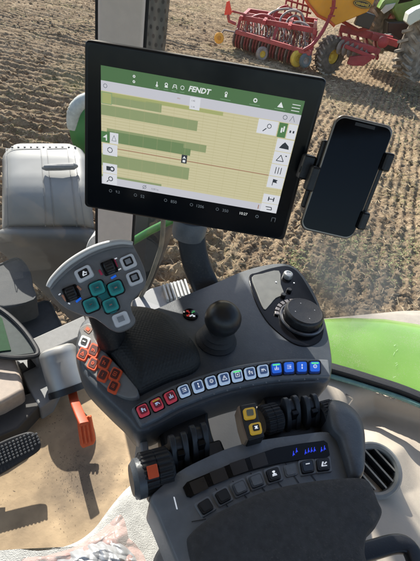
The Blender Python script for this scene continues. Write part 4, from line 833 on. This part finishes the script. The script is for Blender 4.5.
def sheet(name, out, z, amp, mtl, parent, seed, freq, n=44, h0=.0):
    poly = [(p.x, p.y) for p in spline([Vector((*p, 0)) for p in out], 14)]; cx_ = sum(p[0] for p in poly) / len(poly); cy_ = sum(p[1] for p in poly) / len(poly)
    r = np.random.default_rng(seed); W_ = [(r.uniform(0, 6.28), freq * r.uniform(.5, 2.2), r.uniform(0, 6)) for k in range(9)]
    def H(x, y): return sum(abs(math.sin((x * math.cos(a) + y * math.sin(a)) * f + p + .6 * math.sin(y * f * .7 + k))) / (1 + .25 * k) for k, (a, f, p) in enumerate(W_)) / 3.6
    bm = B(); rings = []
    for j in range(n):
        s_ = 1 - j / n; rings.append([bm.verts.new(zplane(z).at(cx_ + (x - cx_) * s_, cy_ + (y - cy_) * s_, (H(cx_ + (x - cx_) * s_, cy_ + (y - cy_) * s_) - .45) * amp + h0 * min(1, (1 - s_) * 2.5))) for x, y in poly])
    for a, b in zip(rings, rings[1:]):
        for k in range(len(poly)): bm.faces.new((a[k - 1], a[k], b[k], b[k - 1]))
    bm.faces.new(rings[-1]); return obj(name, bm, mtl, parent, angle=50)
t = empty('plastic_bag', SEP.at(95, 560), 'crumpled pink plastic bag with silver lining lying on the white seat cloth', 'bag')
mp = mat('bag_pink', (.50, .32, .29), .3, var=.08, scale=20); mp.node_tree.nodes['Principled BSDF'].inputs['Alpha'].default_value = .55
sheet('wrapper', [(20, 566), (45, 556), (72, 548), (92, 537), (106, 526), (119, 515), (124, 519), (127, 530), (129, 538), (137, 546), (147, 566), (150, 620), (40, 640)], -.712, .018, mp, t, 2, .10, 44, .012)
sheet('silver_lining', [(48, 569), (62, 556), (80, 548), (98, 541), (108, 538), (118, 542), (130, 551), (138, 566), (140, 610), (60, 630)], -.702, .012, mat('silver_film', (.40, .41, .43), .34, .3, var=.12, scale=40), t, 9, .17, 54, .016)

# =================================================================== FIELD
def hash2(ix, iy, s):
    v = (ix.astype(np.int64) * 374761393 + iy.astype(np.int64) * 668265263 + s * 974711) & 0x7fffffff
    v = ((v ^ (v >> 13)) * 1274126177) & 0x7fffffff; v = (v ^ (v >> 16)) & 0xffff; return v / 65535.
def vnoise(x, y, s):
    ix, iy = np.floor(x), np.floor(y); fx, fy = x - ix, y - iy; fx = fx * fx * (3 - 2 * fx); fy = fy * fy * (3 - 2 * fy)
    a, b, c, d = hash2(ix, iy, s), hash2(ix + 1, iy, s), hash2(ix, iy + 1, s), hash2(ix + 1, iy + 1, s)
    return a + (b - a) * fx + (c - a) * fy + (a - b - c + d) * fx * fy
def cell(x, y, s):
    ix, iy = np.floor(x), np.floor(y); best = np.full(x.shape, 9.); hv = np.zeros(x.shape)
    for dx in (-1, 0, 1):
        for dy in (-1, 0, 1):
            jx, jy = ix + dx, iy + dy; px, py = jx + hash2(jx, jy, s), jy + hash2(jx, jy, s + 7); d = np.hypot(x - px, y - py); m_ = d < best
            best = np.where(m_, d, best); hv = np.where(m_, hash2(jx, jy, s + 3), hv)
    return best, hv
RDIR = math.radians(15)
def zone(x, y):                      # 1 = drilled rows running away on the right, 0 = headland across on the left
    az = np.degrees(np.arctan2(x, y)); n_ = vnoise(x * .6, y * .6, 40) * 6
    return np.clip((az + n_ - 3 + 14 * np.clip((y - 9) / 4, 0, 1) * 0) / 4, 0, 1)
def height(x, y):
    zr = zone(x, y)
    wob = vnoise(x * .5, y * .5, 3) * .5
    pr = (x * math.cos(RDIR) - y * math.sin(RDIR)) / .15 + wob * .35
    plh = (y - x * .06) / .24 + wob * .8
    rowR = (.5 + .5 * np.cos(pr * 2 * np.pi)); rowL = (.5 + .5 * np.cos(plh * 2 * np.pi)) * (.75 + .5 * vnoise(x * .25, y * 1.4, 12))
    c1, h1 = cell(x * 9, y * 9, 5); c2, h2 = cell(x * 18, y * 18, 6)
    cl = np.clip(.55 - c1, 0, 1) * (h1 > .5) * .055 + np.clip(.5 - c2, 0, 1) * (h2 > .35) * .028
    near = np.exp(-(y / 7.) ** 2)
    big = (vnoise(x * 1.3, y * 1.3, 1) - .5) * .13 + (vnoise(x * 3.7, y * 3.7, 2) - .5) * .05 + (vnoise(x * 11, y * 11, 9) - .5) * .03
    rough = .8 + .6 * (1 - zr) * np.exp(-((y - 4.5) / 3.) ** 2)
    tr = np.exp(-((y - 5.4 - x * .05) / .5) ** 2) * (1 - zr) * .10 * (np.sin(x * 9) * .5)
    return (zr * rowR * .045 * (.35 + 1.1 * vnoise(x * .9, y * .5, 77)) + (1 - zr) * rowL * .10 + cl * (.75 + .75 * zr) + (vnoise(x * 23, y * 23, 31) - .5) * .02 + big) * rough * 1.0 - .12 + tr * .6
az = np.radians(np.concatenate([np.linspace(-100, -36, 60, endpoint=False), np.linspace(-36, 36, 620), np.linspace(36.4, 100, 60)]))
rr_ = np.concatenate([np.geomspace(1.6, 34, 900, endpoint=False), np.geomspace(34, 900, 60)])
A, R_ = np.meshgrid(az, rr_); X, Y = np.sin(A) * R_, np.cos(A) * R_
Zg = height(X, Y) * np.clip((60 - R_) / 30, 0, 1)
me = bpy.data.meshes.new('ground'); nv = X.size; nr, na = X.shape
co = np.stack([X, Y, Zg], -1).reshape(-1, 3); me.vertices.add(nv); me.vertices.foreach_set('co', co.ravel())
idx = np.arange(nv).reshape(nr, na); q = np.stack([idx[:-1, :-1], idx[:-1, 1:], idx[1:, 1:], idx[1:, :-1]], -1).reshape(-1, 4)
me.loops.add(q.size); me.loops.foreach_set('vertex_index', q.ravel()); me.polygons.add(len(q)); me.polygons.foreach_set('loop_start', np.arange(0, q.size, 4)); me.update(calc_edges=True)
me.shade_smooth()
M_SOIL = bpy.data.materials.new('soil'); M_SOIL.use_nodes = True; nt = M_SOIL.node_tree; b = nt.nodes['Principled BSDF']; b.inputs['Roughness'].default_value = .95; b.inputs['Specular IOR Level'].default_value = .1
tc = nt.nodes.new('ShaderNodeTexCoord')
def noise(sc, det, vec=None, rough=.6, stretch=None):
    n = nt.nodes.new('ShaderNodeTexNoise'); n.inputs['Scale'].default_value = sc; n.inputs['Detail'].default_value = det; n.inputs['Roughness'].default_value = rough
    if stretch:
        mp_ = nt.nodes.new('ShaderNodeMapping'); mp_.inputs['Scale'].default_value = stretch; nt.links.new(tc.outputs['Object'], mp_.inputs['Vector']); nt.links.new(mp_.outputs[0], n.inputs['Vector'])
    else: nt.links.new(tc.outputs['Object'], n.inputs['Vector'])
    return n.outputs['Fac']
def ramp(fac, *st):
    r = nt.nodes.new('ShaderNodeValToRGB'); e = r.color_ramp.elements
    while len(e) < len(st): e.new(.5)
    for k, (p, c) in enumerate(st): e[k].position = p; e[k].color = (*c, 1)
    nt.links.new(fac, r.inputs['Fac']); return r.outputs['Color']
def mix(fac, a, b_, mode='MIX', f=None):
    m_ = nt.nodes.new('ShaderNodeMixRGB'); m_.blend_type = mode
    if f is not None: m_.inputs[0].default_value = f
    else: nt.links.new(fac, m_.inputs[0])
    for s, k in ((a, 1), (b_, 2)):
        if isinstance(s, tuple): m_.inputs[k].default_value = (*s, 1)
        else: nt.links.new(s, m_.inputs[k])
    return m_.outputs[0]
base = ramp(noise(3.5, 12, rough=.85), (.36, (.115, .075, .046)), (.5, (.305, .22, .14)), (.64, (.54, .41, .27)))
straw = ramp(noise(34, 5, rough=.75), (.575, (0, 0, 0)), (.64, (1, 1, 1)))
c_ = mix(straw, base, (.58, .455, .29))
dk = ramp(noise(17, 6, rough=.8), (.36, (1, 1, 1)), (.46, (0, 0, 0))); c_ = mix(dk, c_, (.13, .10, .072))
gr = ramp(noise(.45, 4), (.52, (0, 0, 0)), (.66, (1, 1, 1))); gr2 = ramp(noise(26, 4), (.5, (0, 0, 0)), (.62, (1, 1, 1)))
gm = nt.nodes.new('ShaderNodeMath'); gm.operation = 'MULTIPLY'; nt.links.new(gr, gm.inputs[0]); nt.links.new(gr2, gm.inputs[1])
gm2 = nt.nodes.new('ShaderNodeMath'); gm2.operation = 'MULTIPLY'; gm2.inputs[1].default_value = .7; nt.links.new(gm.outputs[0], gm2.inputs[0])
c_ = mix(gm2.outputs[0], c_, (.20, .22, .075)); nt.links.new(c_, b.inputs['Base Color'])
bp = nt.nodes.new('ShaderNodeBump'); bp.inputs['Strength'].default_value = .9; bp.inputs['Distance'].default_value = .03; nt.links.new(noise(38, 8, rough=.8), bp.inputs['Height']); nt.links.new(bp.outputs['Normal'], b.inputs['Normal'])
me.materials.append(M_SOIL); o = bpy.data.objects.new('ground', me); COL.objects.link(o); tag(o, 'tilled brown field with drilled rows and straw stubble', 'field', kind='structure')
def scatter(name, n, rmin, rmax, fn, m, label, cat, azr=(-34, 36)):
    vs, fs = [], []
    a_ = np.radians(rng.uniform(*azr, n)); r_ = rmin * (rmax / rmin) ** rng.uniform(0, 1, n); xs, ys = np.sin(a_) * r_, np.cos(a_) * r_; hs = height(xs, ys)
    for x, y, h, r in zip(xs, ys, hs, r_):
        v, f = fn(x, y, h, r); k = len(vs); vs += v; fs += [[k + i for i in g] for g in f]
    me = bpy.data.meshes.new(name); me.from_pydata(vs, [], fs); me.materials.append(m); o = bpy.data.objects.new(name, me); COL.objects.link(o); return tag(o, label, cat, kind='stuff')
ICO = bmesh.new(); bmesh.ops.create_icosphere(ICO, subdivisions=1, radius=1); IV = [v.co.copy() for v in ICO.verts]; IF = [[v.index for v in f.verts] for f in ICO.faces]; ICO.free()
def clod(x, y, h, r):
    s = (.008 + .034 * random.random() ** 4) * (1 + .02 * r); c = Vector((x, y, h)); m_ = Matrix.Rotation(random.random() * 6.3, 3, 'Z') @ Matrix.Rotation(random.random() * 3, 3, 'X')
    return [tuple(c + m_ @ (Vector((v.x * 1.3, v.y, v.z * .75)) * s * random.uniform(.7, 1.25))) for v in IV], IF
scatter('soil_clods', 16000, 2.6, 20, clod, M_SOIL, 'loose brown clods of earth lying on the tilled field', 'clods')
def straw_(x, y, h, r):
    L = random.uniform(.03, .09) * (1 + .05 * r); a = random.random() * 6.3; t_ = random.uniform(-.3, .5); w = .0022 * (1 + .12 * r); d = Vector((math.cos(a), math.sin(a), t_)).normalized() * L; n = Vector((-math.sin(a), math.cos(a), 0)) * w; c = Vector((x, y, h + .006)); u = Vector((0, 0, w * 1.5))
    return [tuple(c - n), tuple(c + n), tuple(c + u), tuple(c + d - n), tuple(c + d + n), tuple(c + d + u)], [(0, 1, 4, 3), (1, 2, 5, 4), (2, 0, 3, 5)]
scatter('straw_stubble', 8000, 2.6, 26, straw_, mat('straw', (.54, .43, .27), .8, var=.25, scale=3), 'pale bits of straw strewn across the brown soil', 'straw')
def weed(x, y, h, r):
    v, f = [], []
    for k in range(5):
        a = random.random() * 6.3; L = random.uniform(.010, .026) * (1 + .05 * r); d = Vector((math.cos(a), math.sin(a), random.uniform(.3, 1.2))).normalized() * L; n = Vector((-math.sin(a), math.cos(a), 0)) * L * .14; c = Vector((x, y, h)); q = len(v)
        v += [tuple(c - n * .5), tuple(c + n * .5), tuple(c + d * .6 + n), tuple(c + d), tuple(c + d * .6 - n)]; f.append((q, q + 1, q + 2, q + 3, q + 4))
    return v, f
rs = rng
def weeds():
    vs, fs = [], []; centres = [(365, 250, 14), (395, 268, 10), (350, 240, 9), (410, 245, 9), (330, 275, 10), (390, 100, 14), (350, 92, 14), (410, 92, 10), (195, 10, 12), (60, 15, 16), (300, 260, 8), (405, 130, 12)]
    gp = zplane(-EYE - .05)
    for px, py, s in centres:
        for k in range(210):
            p = gp.at(px + random.gauss(0, s * 1.25), py + random.gauss(0, s * .85))
            if p.y < 2 or p.y > 40: continue
            h = float(height(np.array([p.x]), np.array([p.y]))[0]); v, f = weed(p.x, p.y, h, p.length); q = len(vs); vs += v; fs += [[q + i for i in g] for g in f]
    me = bpy.data.meshes.new('weeds'); me.from_pydata(vs, [], fs); me.materials.append(mat('weed_green', (.33, .36, .14), .7, var=.3, scale=4)); o = bpy.data.objects.new('weeds', me); COL.objects.link(o); tag(o, 'thin green weeds coming up between the drilled rows', 'weeds', kind='stuff')
weeds()

# =================================================================== SEED DRILL
M_MR = mat('machine_red', (.34, .022, .032), .5, var=.3, scale=3, dust=.45); M_MRD = mat('dusty_red', (.36, .06, .06), .7, var=.3, scale=5); M_HOP = mat('hopper_yellow', (.76, .335, .018), .45, var=.1, scale=2, dust=.35)
M_TYRE = mat('mud_tyre', (.10, .085, .07), .9, var=.5, scale=8, bump=.4); M_RIMY = mat('rim_yellow', (.66, .44, .05), .5, var=.15, scale=5); M_DUST = mat('dusty_steel', (.30, .25, .22), .6, .3, var=.35, scale=6)
M_HOSE = mat('hose_grey', (.30, .29, .28), .6)
def W(x, y, Y): return yplane(Y).at(x, y)
t = SD = empty('seed_drill', W(310, 60, 15.6), 'red seed drill with big yellow hopper working in the field', 'seed drill')
def tube(name, pts, r, m, parent=None, k=1):
    bm = B(); P = [W(*p) for p in pts]
    if k > 1: P = spline(P, k, False)
    add_tube(bm, P, r, 8); return obj(name, bm, m, parent or SD, angle=50)
def gz(p): return Vector((p.x, p.y, .0))
# packer roller of rings
ra, rb = W(237, 33, 15.5), W(308, 61, 14.7)
ra.z = rb.z = .27; ax = (rb - ra).normalized()
for k in range(26):
    c = ra.lerp(rb, k / 25); bm = B(); add_lathe(bm, c - ax * .022, ax, [(.09, .0), (.22, .0), (.26, .012), (.26, .032), (.22, .044), (.09, .044)], 20, lug=lambda kk, i: .02 * (kk % 2) if i in (2, 3) else 0); obj('packer_ring', bm, [M_DUST, M_MRD, M_MRD][k % 3], SD, angle=30)
bm = B(); add_tube(bm, [ra, rb], .05, 12); obj('roller_axle', bm, M_MRD, SD)
back = Vector((.05, .95, 0))
for k in range(22):
    c = ra.lerp(rb, k / 21) + back * .85 + UP * .05; bm = B(); P = spline([c + UP * .5, c + UP * .38 + back * .18, c + UP * .1 + back * .1, c - back * .22 - UP * .28], 4, False); add_tube(bm, P, .022, 6); add_lathe(bm, c - UP * .12 - back * .2 - ax * .01, ax, [(.0, 0), (.19, .0), (.19, .02), (0, .02)], 16); obj('coulter', bm, [M_MRD, M_DUST][k % 2], SD, angle=40)
for k in range(18):
    c = ra.lerp(rb, (k + .5) / 18) + back * 1.5; bm = B(); P = spline([c + UP * .52, c + UP * .45 - back * .3, c + UP * .2 - back * .3, c + UP * -.2 - back * .1], 4, False); add_tube(bm, P, .03, 6); obj('tine', bm, M_MR, SD, angle=40)
def beam(name, a, b_, w, h, m=M_MR):
    a, b_ = Vector(a), Vector(b_); d = b_ - a; s = d.cross(UP).normalized(); u = s.cross(d).normalized(); bm = B(); add_box(bm, (a + b_) * .5, d * .5, s * w, u * h); return obj(name, bm, m, SD, bevel=.012)
beam('frame_beam', ra + UP * .22 - back * .35, rb + UP * .22 - back * .35, .05, .06, M_MRD)
beam('frame_beam', ra + UP * .55 + back * .2, rb + UP * .75 + back * .2, .06, .07); beam('frame_beam', ra + UP * .50 + back * 1.4, rb + UP * .72 + back * 1.4, .07, .07); beam('frame_beam', ra + UP * .55 + back * 2.2, rb + UP * .8 + back * 2.2, .07, .07)
for f_ in (.02, .33, .66, .98): c = ra.lerp(rb, f_); beam('cross_member', c + UP * (.56 + .18 * f_) - back * .1, c + UP * (.56 + .22 * f_) + back * 2.3, .05, .06)
for f_ in (.0, .5, 1.0): c = ra.lerp(rb, f_); beam('roller_bracket', c + UP * .02 - back * .05, c + UP * (.55 + .2 * f_) + back * .2, .045, .05)
tube('hoop', [(247, 24, 15.6), (252, 18, 15.6), (262, 15, 15.6), (272, 18, 15.5), (276, 24, 15.4)], .045, M_MR, k=4)
tube('hoop', [(268, 26, 15.8), (278, 10, 16.2), (288, 6, 16.4)], .05, M_MR, k=4)
for P in ([(280, 30, 15.6), (281, 18, 15.8), (290, 11, 15.9), (301, 13, 15.8), (305, 25, 15.5), (304, 40, 15.1)], [(284, 34, 15.5), (288, 20, 15.8), (297, 16, 15.9), (303, 28, 15.5), (306, 46, 15)], [(262, 30, 15.5), (270, 14, 16), (284, 9, 16.2), (297, 10, 16)], [(290, 30, 15.5), (296, 22, 15.6), (308, 26, 15.4), (314, 40, 15.1)]): tube('seed_hose', P, .035, M_HOSE, k=6)
random.seed(21)
for k in range(24):
    x = 246 + k * 2.7; tube('seed_hose', [(x, 22 + k * .65, 15.9), (x + 2, 17 + k * .55 + random.uniform(-3, 3), 16.1), (x + 5, 23 + k * .65, 15.8), (x + 5, 33 + k * .75, 15.4)], .022, [M_HOSE, M_MRD, M_DUST][k % 3], k=4)
for k in range(90):
    f_ = random.random(); c = ra.lerp(rb, f_) + back * random.uniform(.1, 1.9) + UP * random.uniform(.0, .42 + .2 * f_); r_ = random.uniform(.08, .2); a0 = random.random() * 6
    bm = B(); add_tube(bm, [c + ax * (r_ * math.cos(a0 + q * .5)) * .7 + UP * (r_ * math.sin(a0 + q * .5)) + back * .03 * q for q in range(9)], random.uniform(.010, .02), 5); obj('spring_tine', bm, [M_DUST, M_MRD, M_HOSE][k % 3], SD, angle=60)
# warning board and reflector lamp at the outer end
bm = B(); add_prism(bm, pl(yplane(15.5), [(226.5, 2), (229.5, 0.5), (232, 12.5), (230.5, 15), (224.2, 15)]), Vector((0, -1, 0)), .03); obj('warning_board', bm, mat('warning_red', (.85, .06, .03), .5, emit=0), SD, bevel=.005)
tube('board_bracket', [(228, 15, 15.5), (229, 21, 15.5), (236, 24, 15.5)], .05, M_MRD); tube('drawbar_rod', [(232, 11, 15.6), (258, 18, 15.7)], .03, M_MRD)
bm = B(); add_lathe(bm, W(219, 38, 15.2), (-.3, -1, .1), [(.16, -.03), (.16, .02), (.13, .045), (0, .05)], 24); L_ = obj('reflector_lamp', bm, mat('amber_lens', (.80, .36, .03), .35, var=.1, scale=10), SD)
bm = B(); add_lathe(bm, W(219, 38, 15.13), (-.3, -1, .1), [(.06, .0), (.06, .012), (0, .014)], 16); obj('lens_centre', bm, mat('amber_dark', (.55, .22, .02), .4), L_)
tube('lamp_arm', [(220, 36, 15.25), (224, 30, 15.3), (238, 33, 15.4)], .03, M_DUST)
# mesh step at the rear of the hopper
for k in range(5): tube('guard_bar', [(287 + k * 5.6, -4 + k * 1.2, 16.6), (284.5 + k * 5.4, 14 + k * 1.6, 16.3)], .03, M_MR)
for k in range(3): tube('guard_bar', [(284.8 + k * .9, 13 - k * 6.5, 16.3), (310.5 + k * .7, 19.5 - k * 6, 16.3)], .028, M_MR)
# hopper
HY0, HY1 = 15.0, 17.6
f_out = [(299, -22), (302.5, -6), (308, 3.5), (318, 16), (330, 22), (335, 26.8), (347, 21.5), (368, 12.5), (374, 3), (382, -22)]
fr = [W(x, y, HY0) for x, y in f_out]; cz = min(p.z for p in fr)
bkp = [Vector((p.x, HY1 - .9 * max(0, 1 - (p.z - cz) / 1.2), p.z)) for p in fr]; frp = [Vector((p.x, HY0 + .15 * max(0, 1 - (p.z - cz) / 1.2), p.z)) for p in fr]
bm = B(); a = [bm.verts.new(p) for p in frp]; b2 = [bm.verts.new(p) for p in bkp]; bm.faces.new(a); bm.faces.new(b2[::-1])
for k in range(len(a)): bm.faces.new((a[k - 1], a[k], b2[k], b2[k - 1]))
HOP = obj('hopper', bm, M_HOP, SD, bevel=.03, seg=3)
bm = B(); P = [frp[k] + Vector((0, -.03, 0)) for k in (0, 1, 2, 3, 4, 5)]; add_tube(bm, P, .04, 8); obj('hopper_edge', bm, mat('edge_orange', (.62, .10, .02), .5), HOP)
tube('chute', [(334, 0, 14.7), (333, 9, 14.75), (329.5, 18, 14.8), (321, 34, 14.6), (312, 45, 14.4), (304, 50, 14.4)], .055, M_MR, k=4)
tube('chute_rung', [(330, 8, 14.7), (337, 8, 14.7)], .02, M_MR); tube('chute_rung', [(328, 16, 14.7), (335, 16, 14.7)], .02, M_MR)
bm = B(); oc = W(362.5, 4.2, HY0 - .015); n_ = 28; add_poly(bm, [oc + Vector((math.cos(2 * math.pi * k / n_) * .27, 0, math.sin(2 * math.pi * k / n_) * .10)) for k in range(n_)]); oc2 = oc + Vector((0, -.006, 0))
for r0_, r1_ in ((.235, .225),):
    P = [(oc2 + Vector((math.cos(2 * math.pi * k / n_) * .245, 0, math.sin(2 * math.pi * k / n_) * .083)), oc2 + Vector((math.cos(2 * math.pi * k / n_) * .232, 0, math.sin(2 * math.pi * k / n_) * .072))) for k in range(n_)]
    for k in range(n_): add_poly(bm, [P[k - 1][0], P[k][0], P[k][1], P[k - 1][1]], 1)
for k in range(9): add_box(bm, oc2 + Vector((-.17 + k * .042, 0, 0)), Vector((.012, 0, 0)), Vector((0, .002, 0)), Vector((0, 0, .034 if k % 3 else .026)), 1)
obj('hopper_badge', bm, [M_BLK, M_RIMY], HOP, smooth=False)
# wheels
def drill_wheel(x, y, Y, r, w, axis, rim, tyre=M_TYRE, par=None, name='wheel', lugs=20, rr=.5):
    c = W(x, y, Y); axis = Vector(axis).normalized(); p = par or SD
    bm = B(); n = lugs * 4
    add_lathe(bm, c - axis * w, axis, [(r * rr, .0), (r * .80, -.01), (r * .95, w * .25), (r, w * .6), (r, w), (r, w * 1.4), (r * .95, w * 1.75), (r * .80, 2 * w + .01), (r * rr, 2 * w)], n, caps=False, lug=lambda k, i: (r * .055 if r <= .5 and ((k + (i * 2 if i < 5 else (8 - i) * 2)) % 4 < 2) and 1 < i < 7 else 0))
    if r > .5:
        u_, v_, n_ = basis(axis)
        for k in range(lugs):
            for s in (-1, 1):
                a = 2 * math.pi * (k + (.25 if s > 0 else -.25)) / lugs; a2 = a + s * 0 + 2 * math.pi * .55 / lugs
                p0 = c + (u_ * math.cos(a) + v_ * math.sin(a)) * r + axis * (s * w * .95); p1 = c + (u_ * math.cos(a2) + v_ * math.sin(a2)) * r * 1.0 + axis * (s * w * .05)
                rad = ((p0 + p1) * .5 - c); rad -= axis * rad.dot(axis); rad.normalize(); d = (p1 - p0) * .5
                add_box(bm, (p0 + p1) * .5, d, d.cross(rad).normalized() * r * .038, rad * r * .05, 1)
    wh = obj(name, bm, [tyre, mat('lug_dust', (.34, .29, .23), .9, var=.45, scale=7)], p, angle=30)
    bm = B(); add_lathe(bm, c - axis * w * .9, axis, [(r * rr * 1.02, 0), (r * rr * 1.02, w * 1.7), (r * rr * .9, w * 1.75), (r * rr * .72, w * 1.2), (r * rr * .35, w * 1.1), (r * rr * .3, w * 1.5), (0, w * 1.5)], 28); obj('rim', bm, rim, wh)
    return wh
drill_wheel(330, 55.5, 15.2, .53, .18, (.62, -.76, .05), M_RIMY, rr=.4)
drill_wheel(297.5, 58.5, 14.5, .23, .06, (.5, -.85, .1), M_RIMY, M_RIMY, lugs=10); drill_wheel(305.5, 60.5, 14.4, .20, .05, (.5, -.85, .1), M_DUST, mat('tyre_teal', (.10, .13, .14), .7), lugs=10); drill_wheel(262, 54, 14.7, .2, .05, (.5, -.85, .1), M_RIMY, M_DUST, lugs=10)
# front discs and red tool frame
A0, A1 = W(338, 34, 15.6), W(384, 44, 15.3)
beam('front_beam', W(334, 38, 15.3), W(380, 52, 15.0), .07, .08); beam('front_beam', W(340, 28, 16), W(392, 40, 15.7), .09, .10); beam('front_beam', W(345, 46, 15), W(375, 58, 14.7), .05, .05)
for k in range(5): x = 340 + k * 8.6; beam('cross_member', W(x, 33 + k * 2.2, 15.9), W(x + 3, 47 + k * 2.9, 15.0), .04, .05)
bm = B(); add_prism(bm, [W(x, y, 14.7) for x, y in ((347, 64), (350, 57), (370, 55), (372, 60), (364, 66), (352, 66))], Vector((0, -1, 0)), .12); obj('side_shield', bm, M_MR, SD, bevel=.02)
bm = B(); add_prism(bm, [W(x, y, 15.2) for x, y in ((338, 38), (345, 36), (378, 48), (372, 54), (350, 50), (340, 45))], Vector((0, -1, 0)), .06); obj('tool_plate', bm, M_MR, SD, bevel=.02)
for k in range(6):
    c = W(341 + k * 5.2, 47 + k * 1.7, 15.1); bm = B(); add_lathe(bm, c, (.7, -.6, 0), [(0, .04), (.12, .03), (.21, 0), (.21, -.01), (0, -.01)], 20); obj('disc', bm, M_DUST, SD)
beam('drawbar', W(372, 36, 15.6), W(398, 44, 15.5), .09, .09); bm = B(); add_lathe(bm, W(383, 42, 15.2), (0, -1, 0), [(.16, -.1), (.16, .06), (.1, .1), (0, .1)], 16); obj('hitch_joint', bm, M_MR, SD)
bm = B(); add_box(bm, W(364.5, 19.5, 15.3), Vector((.24, .03, -.02)), Vector((0, .16, 0)), Vector((.02, 0, .19))); obj('control_box', bm, M_BLK, SD, bevel=.02)
tube('strut', [(370, 28, 15.5), (358, 30, 15.6), (340, 20, 16)], .05, M_MR)
# =================================================================== SECOND TRACTOR
t2 = empty('green_tractor', W(420, 70, 16.2), 'muddy green tractor with white mudguards pulling the red seed drill', 'tractor')
M_MUD = mat('mud_heavy', (.17, .14, .11), .95, var=.5, scale=5, bump=.6, vcol=(.36, .31, .25))
drill_wheel(424, 43, 15.4, 1.0, .32, (.74, -.67, 0), mat('rim_red', (.45, .05, .05), .5, var=.2), M_MUD, t2, lugs=24, rr=.42)
drill_wheel(386, 18, 18.3, 1.05, .32, (.74, -.67, 0), MATS['rim_red'], M_MUD, t2, lugs=24, rr=.42)
drill_wheel(470, 40, 16.2, .85, .28, (.25, -.97, 0), MATS['rim_red'], M_MUD, t2, lugs=22, rr=.42)
M_WHT = mat('guard_white', (.62, .66, .56), .45, var=.08)
def slab(name, P, Y, th, m, bev=.03): bm = B(); add_prism(bm, [W(x, y, Y) for x, y in P], Vector((0, -1, 0)), th); return obj(name, bm, m, t2, bevel=bev, seg=3)
slab('mudguard', [(406.5, 23), (409, 14), (416, 9.5), (428, 5), (446, 2), (470, 10), (450, 13), (430, 16), (418, 21), (410, 26)], 14.25, .5, M_WHT)
slab('mudguard', [(379, 9), (383, 2), (390, -5), (404, -9), (424, -4), (412, 2), (398, 5), (388, 11)], 16.9, .6, M_GREEN)
slab('mudguard_skirt', [(381, 11), (386, 5), (396, 3), (393, 8), (384, 14)], 16.8, .1, M_WHT, .01)
slab('bonnet', [(392, 10), (400, -6), (440, -20), (500, 0), (500, 30), (440, 40), (400, 26)], 16.9, .9, M_GREEN, .08)
slab('rear_window', [(383, -4), (398, -40), (430, -40), (424, -4), (405, 2)], 17.2, .9, mat('tractor_glass', (.05, .07, .08), .1), .03)
slab('chassis', [(388, 22), (412, 22), (470, 40), (470, 56), (410, 54), (386, 42)], 16.6, .8, M_BLK, .05)
bm = B(); add_prism(bm, [W(x, y, 16.0) for x, y in ((378, 38), (392, 34), (400, 40), (398, 54), (384, 50))], Vector((0, -1, 0)), .4); obj('hitch_frame', bm, M_BLK, t2, bevel=.03)
bm = B(); add_lathe(bm, W(399, -1.5, 17.0), (0, -1, 0), [(.10, 0), (.09, .05), (0, .06)], 14); obj('tail_lamp', bm, mat('lamp_red', (.6, .03, .03), .3), t2)

# =================================================================== LIGHT AND CAMERA
SUN = Vector((-.478, .88, .74)).normalized()
el = math.asin(SUN.z); azs = math.atan2(SUN.x, SUN.y)
l = bpy.data.lights.new('sun', 'SUN'); l.energy = 5.0; l.angle = math.radians(.53); l.color = (1, .95, .87)
lo = bpy.data.objects.new('sun', l); COL.objects.link(lo); lo.rotation_euler = SUN.to_track_quat('Z', 'Y').to_euler()
w = bpy.data.worlds.new('World'); SC.world = w; w.use_nodes = True; nt = w.node_tree
sky = nt.nodes.new('ShaderNodeTexSky'); sky.sky_type = 'NISHITA'; sky.sun_disc = False; sky.sun_elevation = el; sky.sun_rotation = azs; sky.dust_density = 1.5
nt.links.new(sky.outputs[0], nt.nodes['Background'].inputs[0]); nt.nodes['Background'].inputs[1].default_value = .125
cam = bpy.data.cameras.new('camera'); co_ = bpy.data.objects.new('camera', cam); COL.objects.link(co_); SC.camera = co_
def camw(v): return Vector((_rt.dot(v), _h.dot(v), _up.dot(v)))
cxv, cyv, czv = camw(Vector((1, 0, 0))), -camw(Vector((0, 1, 0))), -camw(Vector((0, 0, 1)))
co_.matrix_world = Matrix(((cxv.x, cyv.x, czv.x, 0), (cxv.y, cyv.y, czv.y, 0), (cxv.z, cyv.z, czv.z, EYE), (0, 0, 0, 1)))
cam.sensor_fit = 'VERTICAL'; cam.angle = 2 * math.atan(280.5 / F); cam.clip_start = .02; cam.clip_end = 3000
vs_ = SC.view_settings; vs_.view_transform = 'Standard'; vs_.look = 'None'; vs_.gamma = 1; vs_.exposure = .82; vs_.use_curve_mapping = False
SC.cycles.max_bounces = 8; SC.cycles.transparent_max_bounces = 12; SC.cycles.use_denoising = True
